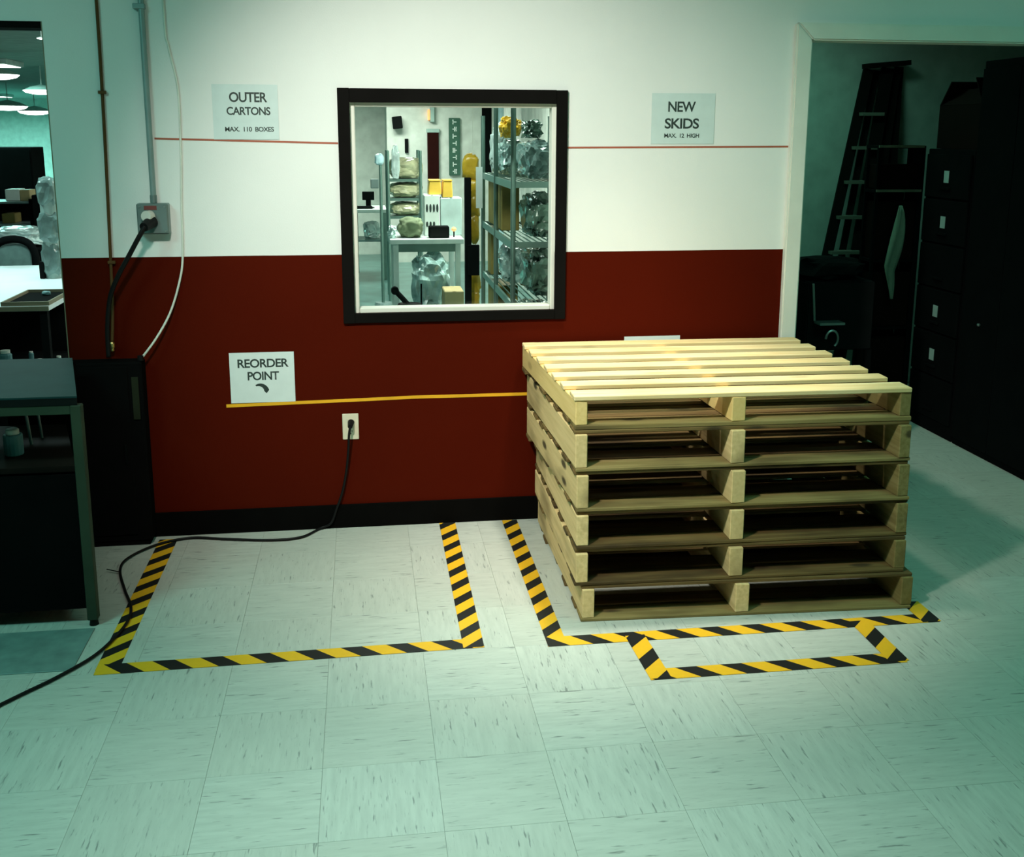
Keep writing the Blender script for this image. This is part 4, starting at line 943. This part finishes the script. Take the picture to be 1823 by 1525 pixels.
for k in range(8):
    zc = hh * (0.07 + k * 0.123)
    bm = bmesh.new(); box(bm, -0.026, 0.026, -0.0405, -0.0402, -0.006, 0.006); box(bm, -0.026 if k % 2 else 0.014, -0.014 if k % 2 else 0.026, -0.0405, -0.0402, -0.030, 0.030)
    if k % 3 == 0: box(bm, -0.006, 0.006, -0.0405, -0.0402, -0.030, 0.030)
    obj('character', bm, M['white_card'], t, loc=(0, 0, zc))
a, b = at(858, 262, 7.4), at(875, 180, 7.4)
t = thing('hanging_banner', 'dark hanging banner behind the wire rack top', 'banner', ((a.x + b.x) / 2, 7.4, a.z - 0.3)); w = (b.x - a.x) / 2
obj('sheet', bx(-w, w, -0.02, 0.02, 0, HALL - a.z + 0.3 - 0.03, bevel=0.004), M['black_soft'], t); obj('hanger', bx(-w * 0.4, w * 0.4, -0.012, 0.012, HALL - a.z + 0.3 - 0.0298, HALL - a.z + 0.3 - 0.0005), M['dk_steel'], t)
a, b = at(885, 236, 7.0), at(897, 180, 7.0)
t = thing('pale_column', 'pale blue round column behind the clear bags on the rack', 'column', ((a.x + b.x) / 2, 7.0, 0))
obj('shaft', cy((0, 0, 0.02), (0, 0, HALL - 0.001), (b.x - a.x) / 2, n=16), M['pale_blue'], t); obj('base', cy((0, 0, 0), (0, 0, 0.0195), (b.x - a.x) / 2 + 0.02, n=16), M['pale_blue'], t)

# ------------------------------------------------------------------ through the left opening
t = thing('white_table', 'white topped table seen through the left opening', 'table', (-2.42, 2.5, 0))
obj('top', bx(-0.80, 0.72, -0.93, 0.95, 0.722, 0.75, bevel=0.002), M['white_table'], t)
obj('edge', bx(-0.80, 0.72, -0.938, -0.9305, 0.724, 0.748), M['tan_edge'], t)
for sx in (-0.76, 0.68):
    for sy in (-0.88, 0.90): obj('leg', bx(sx - 0.02, sx + 0.02, sy - 0.02, sy + 0.02, 0, 0.7215), M['black_soft'], t)
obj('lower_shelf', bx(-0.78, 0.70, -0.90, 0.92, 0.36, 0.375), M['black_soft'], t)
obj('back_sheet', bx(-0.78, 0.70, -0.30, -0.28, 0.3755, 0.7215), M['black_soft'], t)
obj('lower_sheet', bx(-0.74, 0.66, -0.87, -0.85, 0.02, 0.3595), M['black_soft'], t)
t = thing('dark_tray', 'dark tray with tan rim on the front corner of the white table', 'tray', (-1.84, 1.83, 0.7505))
obj('base', bx(-0.10, 0.13, -0.24, 0.22, 0, 0.006), M['black_soft'], t)
for a in ((-0.10, 0.13, -0.25, -0.2405), (-0.10, 0.13, 0.2205, 0.23)): obj('rim', bx(a[0], a[1], a[2], a[3], 0, 0.022), M['tan_edge'], t)
for a in ((-0.11, -0.1005, -0.25, 0.23), (0.1305, 0.14, -0.25, 0.23)): obj('rim', bx(a[0], a[1], a[2], a[3], 0, 0.022), M['tan_edge'], t)
obj('lump', crumple(0.05, 0.05, 0.025, 4, 0.2, 2, 2), M['blue_can'], t, loc=(0.03, 0.1, 0.0062))
for k, (px, py, Yy, r_, h_, lab) in enumerate(((6, 592, 1.72, 0.034, 0.105, 'pale blue jar at the left edge under the white table'), (68, 612, 1.70, 0.020, 0.055, 'small pale jar in the middle under the white table'),
        (103, 616, 1.72, 0.016, 0.065, 'slim pale bottle under the white table near the opening edge'), (24, 628, 1.68, 0.016, 0.04, 'short blue jar low under the white table'), (50, 570, 1.95, 0.014, 0.05, 'small jar far back under the white table'))):
    q = at(px, py, Yy)
    t = thing('glass_jar', lab, 'jar', (q.x, Yy, 0.3755), group='jars under the white table')
    obj('body', lathe([(r_ * 0.9, 0), (r_, 0.004), (r_, h_ * 0.75), (r_ * 0.7, h_ * 0.85)], 14), M['blue_can'], t); obj('lid', lathe([(r_ * 0.75, h_ * 0.852), (r_ * 0.75, h_)], 14), M['white_trim'], t)
# upright wrapped roll standing on the table
q = at(97, 497, 2.75)
t = thing('wrapped_roll', 'tall plastic wrapped roll standing on the white table', 'roll', (q.x, 2.75, 0.7505))
obj('core', cy((0, 0, 0), (0, 0, 0.60), 0.05, n=18), M['label'], t)
for k, (z, h, w_) in enumerate(((0.0, 0.24, 0.13), (0.22, 0.22, 0.14), (0.45, 0.20, 0.12))):
    obj('plastic_fold', crumple(w_, w_, h, 60 + k, 0.18, 2.4, 3, flat=False), M['roll_wrap'], t, loc=(0, 0, z), smooth=False)
obj('dark_clip', bx(-0.075, -0.045, -0.05, 0.02, 0.0, 0.11, bevel=0.004), M['black_soft'], t)
# office chair behind
q = at(28, 480, 3.85)
t = thing('office_chair', 'dark round backed chair behind the white table', 'chair', (q.x, 3.85, 0))
obj('seat', crumple(0.46, 0.44, 0.09, 71, 0.05, 2, 3), M['black_soft'], t, loc=(0, 0.22, 0.44), smooth=True)
obj('back_frame', tube([(-0.14, 0, 0.62), (-0.15, 0, 0.76), (-0.11, 0, 0.865), (0, 0, 0.90), (0.11, 0, 0.865), (0.15, 0, 0.76), (0.14, 0, 0.62)], 0.028), M['black_soft'], t, smooth=True)
obj('back_bar', cy((-0.14, 0, 0.62), (0.14, 0, 0.62), 0.024, n=10), M['black_soft'], t)
obj('backrest', bx(-0.115, 0.115, 0.004, 0.02, 0.64, 0.86, bevel=0.006), M['mat'], t)
obj('spine', bx(-0.025, 0.025, 0.0, 0.03, 0.46, 0.60), M['black_soft'], t)
obj('column', cy((0, 0.22, 0.08), (0, 0.22, 0.44), 0.025, n=12), M['dk_steel'], t)
for k in range(5):
    a = k * 2 * math.pi / 5; e = Vector((0.26 * math.cos(a), 0.22 + 0.26 * math.sin(a), 0.06))
    lg = obj('leg', bmm((0, 0.22, 0.085), e, 0.035, 0.025), M['dk_steel'], t); obj('caster', cy((e.x - 0.015, e.y, 0.028), (e.x + 0.015, e.y, 0.028), 0.028, n=10), M['black'], lg)
# table with foil bundle
q = at(40, 440, 4.75); tzz = 0.74
t = thing('side_table', 'low dark table carrying the silvery bundle in the hall', 'table', (q.x - 0.25, 4.75, 0))
obj('top', bx(-0.6, 0.55, -0.15, 0.55, q.z - 0.04, q.z - 0.005), M['black_soft'], t)
for sx in (-0.55, 0.5):
    for sy in (-0.1, 0.5): obj('leg', bx(sx - 0.02, sx + 0.02, sy - 0.02, sy + 0.02, 0, q.z - 0.0405), M['dk_steel'], t)
o = bag('foil_bundle', 34, 440, 95, 34, 4.95, 0.45, M['clear_pale'], 'silvery plastic wrapped bundle in front of the dark shelves in the hall', 'bundle', 81, q.z - 0.0045, 0.2)
# dark shelves with boxes
SY = 6.4; a, b = at(0, 398, SY), at(58, 398, SY)
t = thing('metal_shelf', 'dark metal shelf with white boxes in the hall', 'shelf', ((a.x + b.x) / 2 - 0.25, SY, 0)); w = (b.x - a.x) / 2 + 0.25
s1, s2 = at(30, 358, SY).z, at(30, 398, SY).z
for sx in (-w, w):
    for yy in (0.0, 0.4): obj('post', bx(sx - 0.015, sx + 0.015, yy - 0.015, yy + 0.015, 0, s1 + 0.02), M['dk_steel'], t)
for z in (0.25, s2, s1): obj('shelf', bx(-w, w, -0.01, 0.41, z - 0.022, z - 0.004), M['conduit'], t)
obj('back', bx(-w + 0.016, w - 0.016, 0.416, 0.422, 0.26, s1 + 0.02), M['black_soft'], t)
for x0, x1, y0, mt_, lab in ((10, 34, 337, 'white_card', 'white box on top of the dark metal shelf in the hall'), (36, 52, 338, 'card', 'small tan box on top of the dark metal shelf in the hall')):
    carton('carton', x0, x1, y0, 357, SY + 0.1, 0.2, M[mt_], lab, None, s1 - 0.0035, M['grey_card'])
carton('carton', 4, 26, 380, 397, SY + 0.1, 0.2, M['olive_card'], 'olive carton on the middle of the dark metal shelf in the hall', None, s2 - 0.0035)
a, b = at(60, 402, 6.2), at(83, 347, 6.2)
t = thing('dark_machine', 'black upright machine beside the dark metal shelf in the hall', 'machine', ((a.x + b.x) / 2, 6.2, 0)); w = (b.x - a.x) / 2
obj('body', bx(-w, w, 0, 0.4, 0.03, b.z, bevel=0.008), M['black_soft'], t); obj('plinth', bx(-w + 0.01, w - 0.01, 0.02, 0.38, 0, 0.0295), M['black_soft'], t)
obj('red_knob', cy((0.02, 0.03, b.z), (0.02, 0.03, b.z + 0.03), 0.02, n=10), M['orange'] if False else mat('red knob', (0.5, 0.12, 0.06), 0.5), t)
a, b = at(-60, 350, 9.0), at(55, 262, 9.0)
t = thing('tall_cabinet', 'tall black cabinet standing far back in the hall', 'cabinet', ((a.x + b.x) / 2, 9.0, 0)); w = (b.x - a.x) / 2
obj('body', bx(-w, w, 0, 0.5, 0, b.z, bevel=0.006), M['black_soft'], t)
for s in (-1, 1): obj('door', bx(min(s * 0.004, s * (w - 0.02)), max(s * 0.004, s * (w - 0.02)), -0.012, -0.0005, 0.05, b.z - 0.03), M['dk_steel'], t)
# round saucer lamps hanging in the hall
for px, py, dpx, Yy, lab in ((75, 68, 17, 3.2, 'nearest saucer lamp high in the hall'), (-6, 133, 70, 7.5, 'saucer lamp at the left edge of the hall ceiling'), (74, 161, 58, 10.0, 'saucer lamp half hidden by the opening edge'),
        (14, 189, 62, 15.0, 'saucer lamp over the tall black cabinet'), (62, 198, 53, 17.5, 'farthest saucer lamp in the hall')):
    q = at(px, py, Yy); R_ = dpx / 2 * (Yy + CAM_D) / F_PX
    if q.x > -1.0: continue
    t = thing('saucer_lamp', lab, 'lamp', (q.x, Yy, q.z), group='saucer lamps in the hall')
    hh = R_ * 0.22
    obj('shade', lathe([(R_ * 0.05, hh * 1.5), (R_ * 0.6, hh * 0.9), (R_ * 0.97, hh * 0.12), (R_, 0.0)], 24), M['lamp_body'], t)
    obj('diffuser', lathe([(R_ * 0.985, -0.001), (R_ * 0.85, -hh * 0.55), (R_ * 0.45, -hh * 0.95), (R_ * 0.05, -hh * 1.05)], 24), M['lamp_glow'], t)
    obj('rod', cy((0, 0, hh * 1.5), (0, 0, HALL - q.z - 0.0005), 0.008, n=8), M['lamp_body'], t)
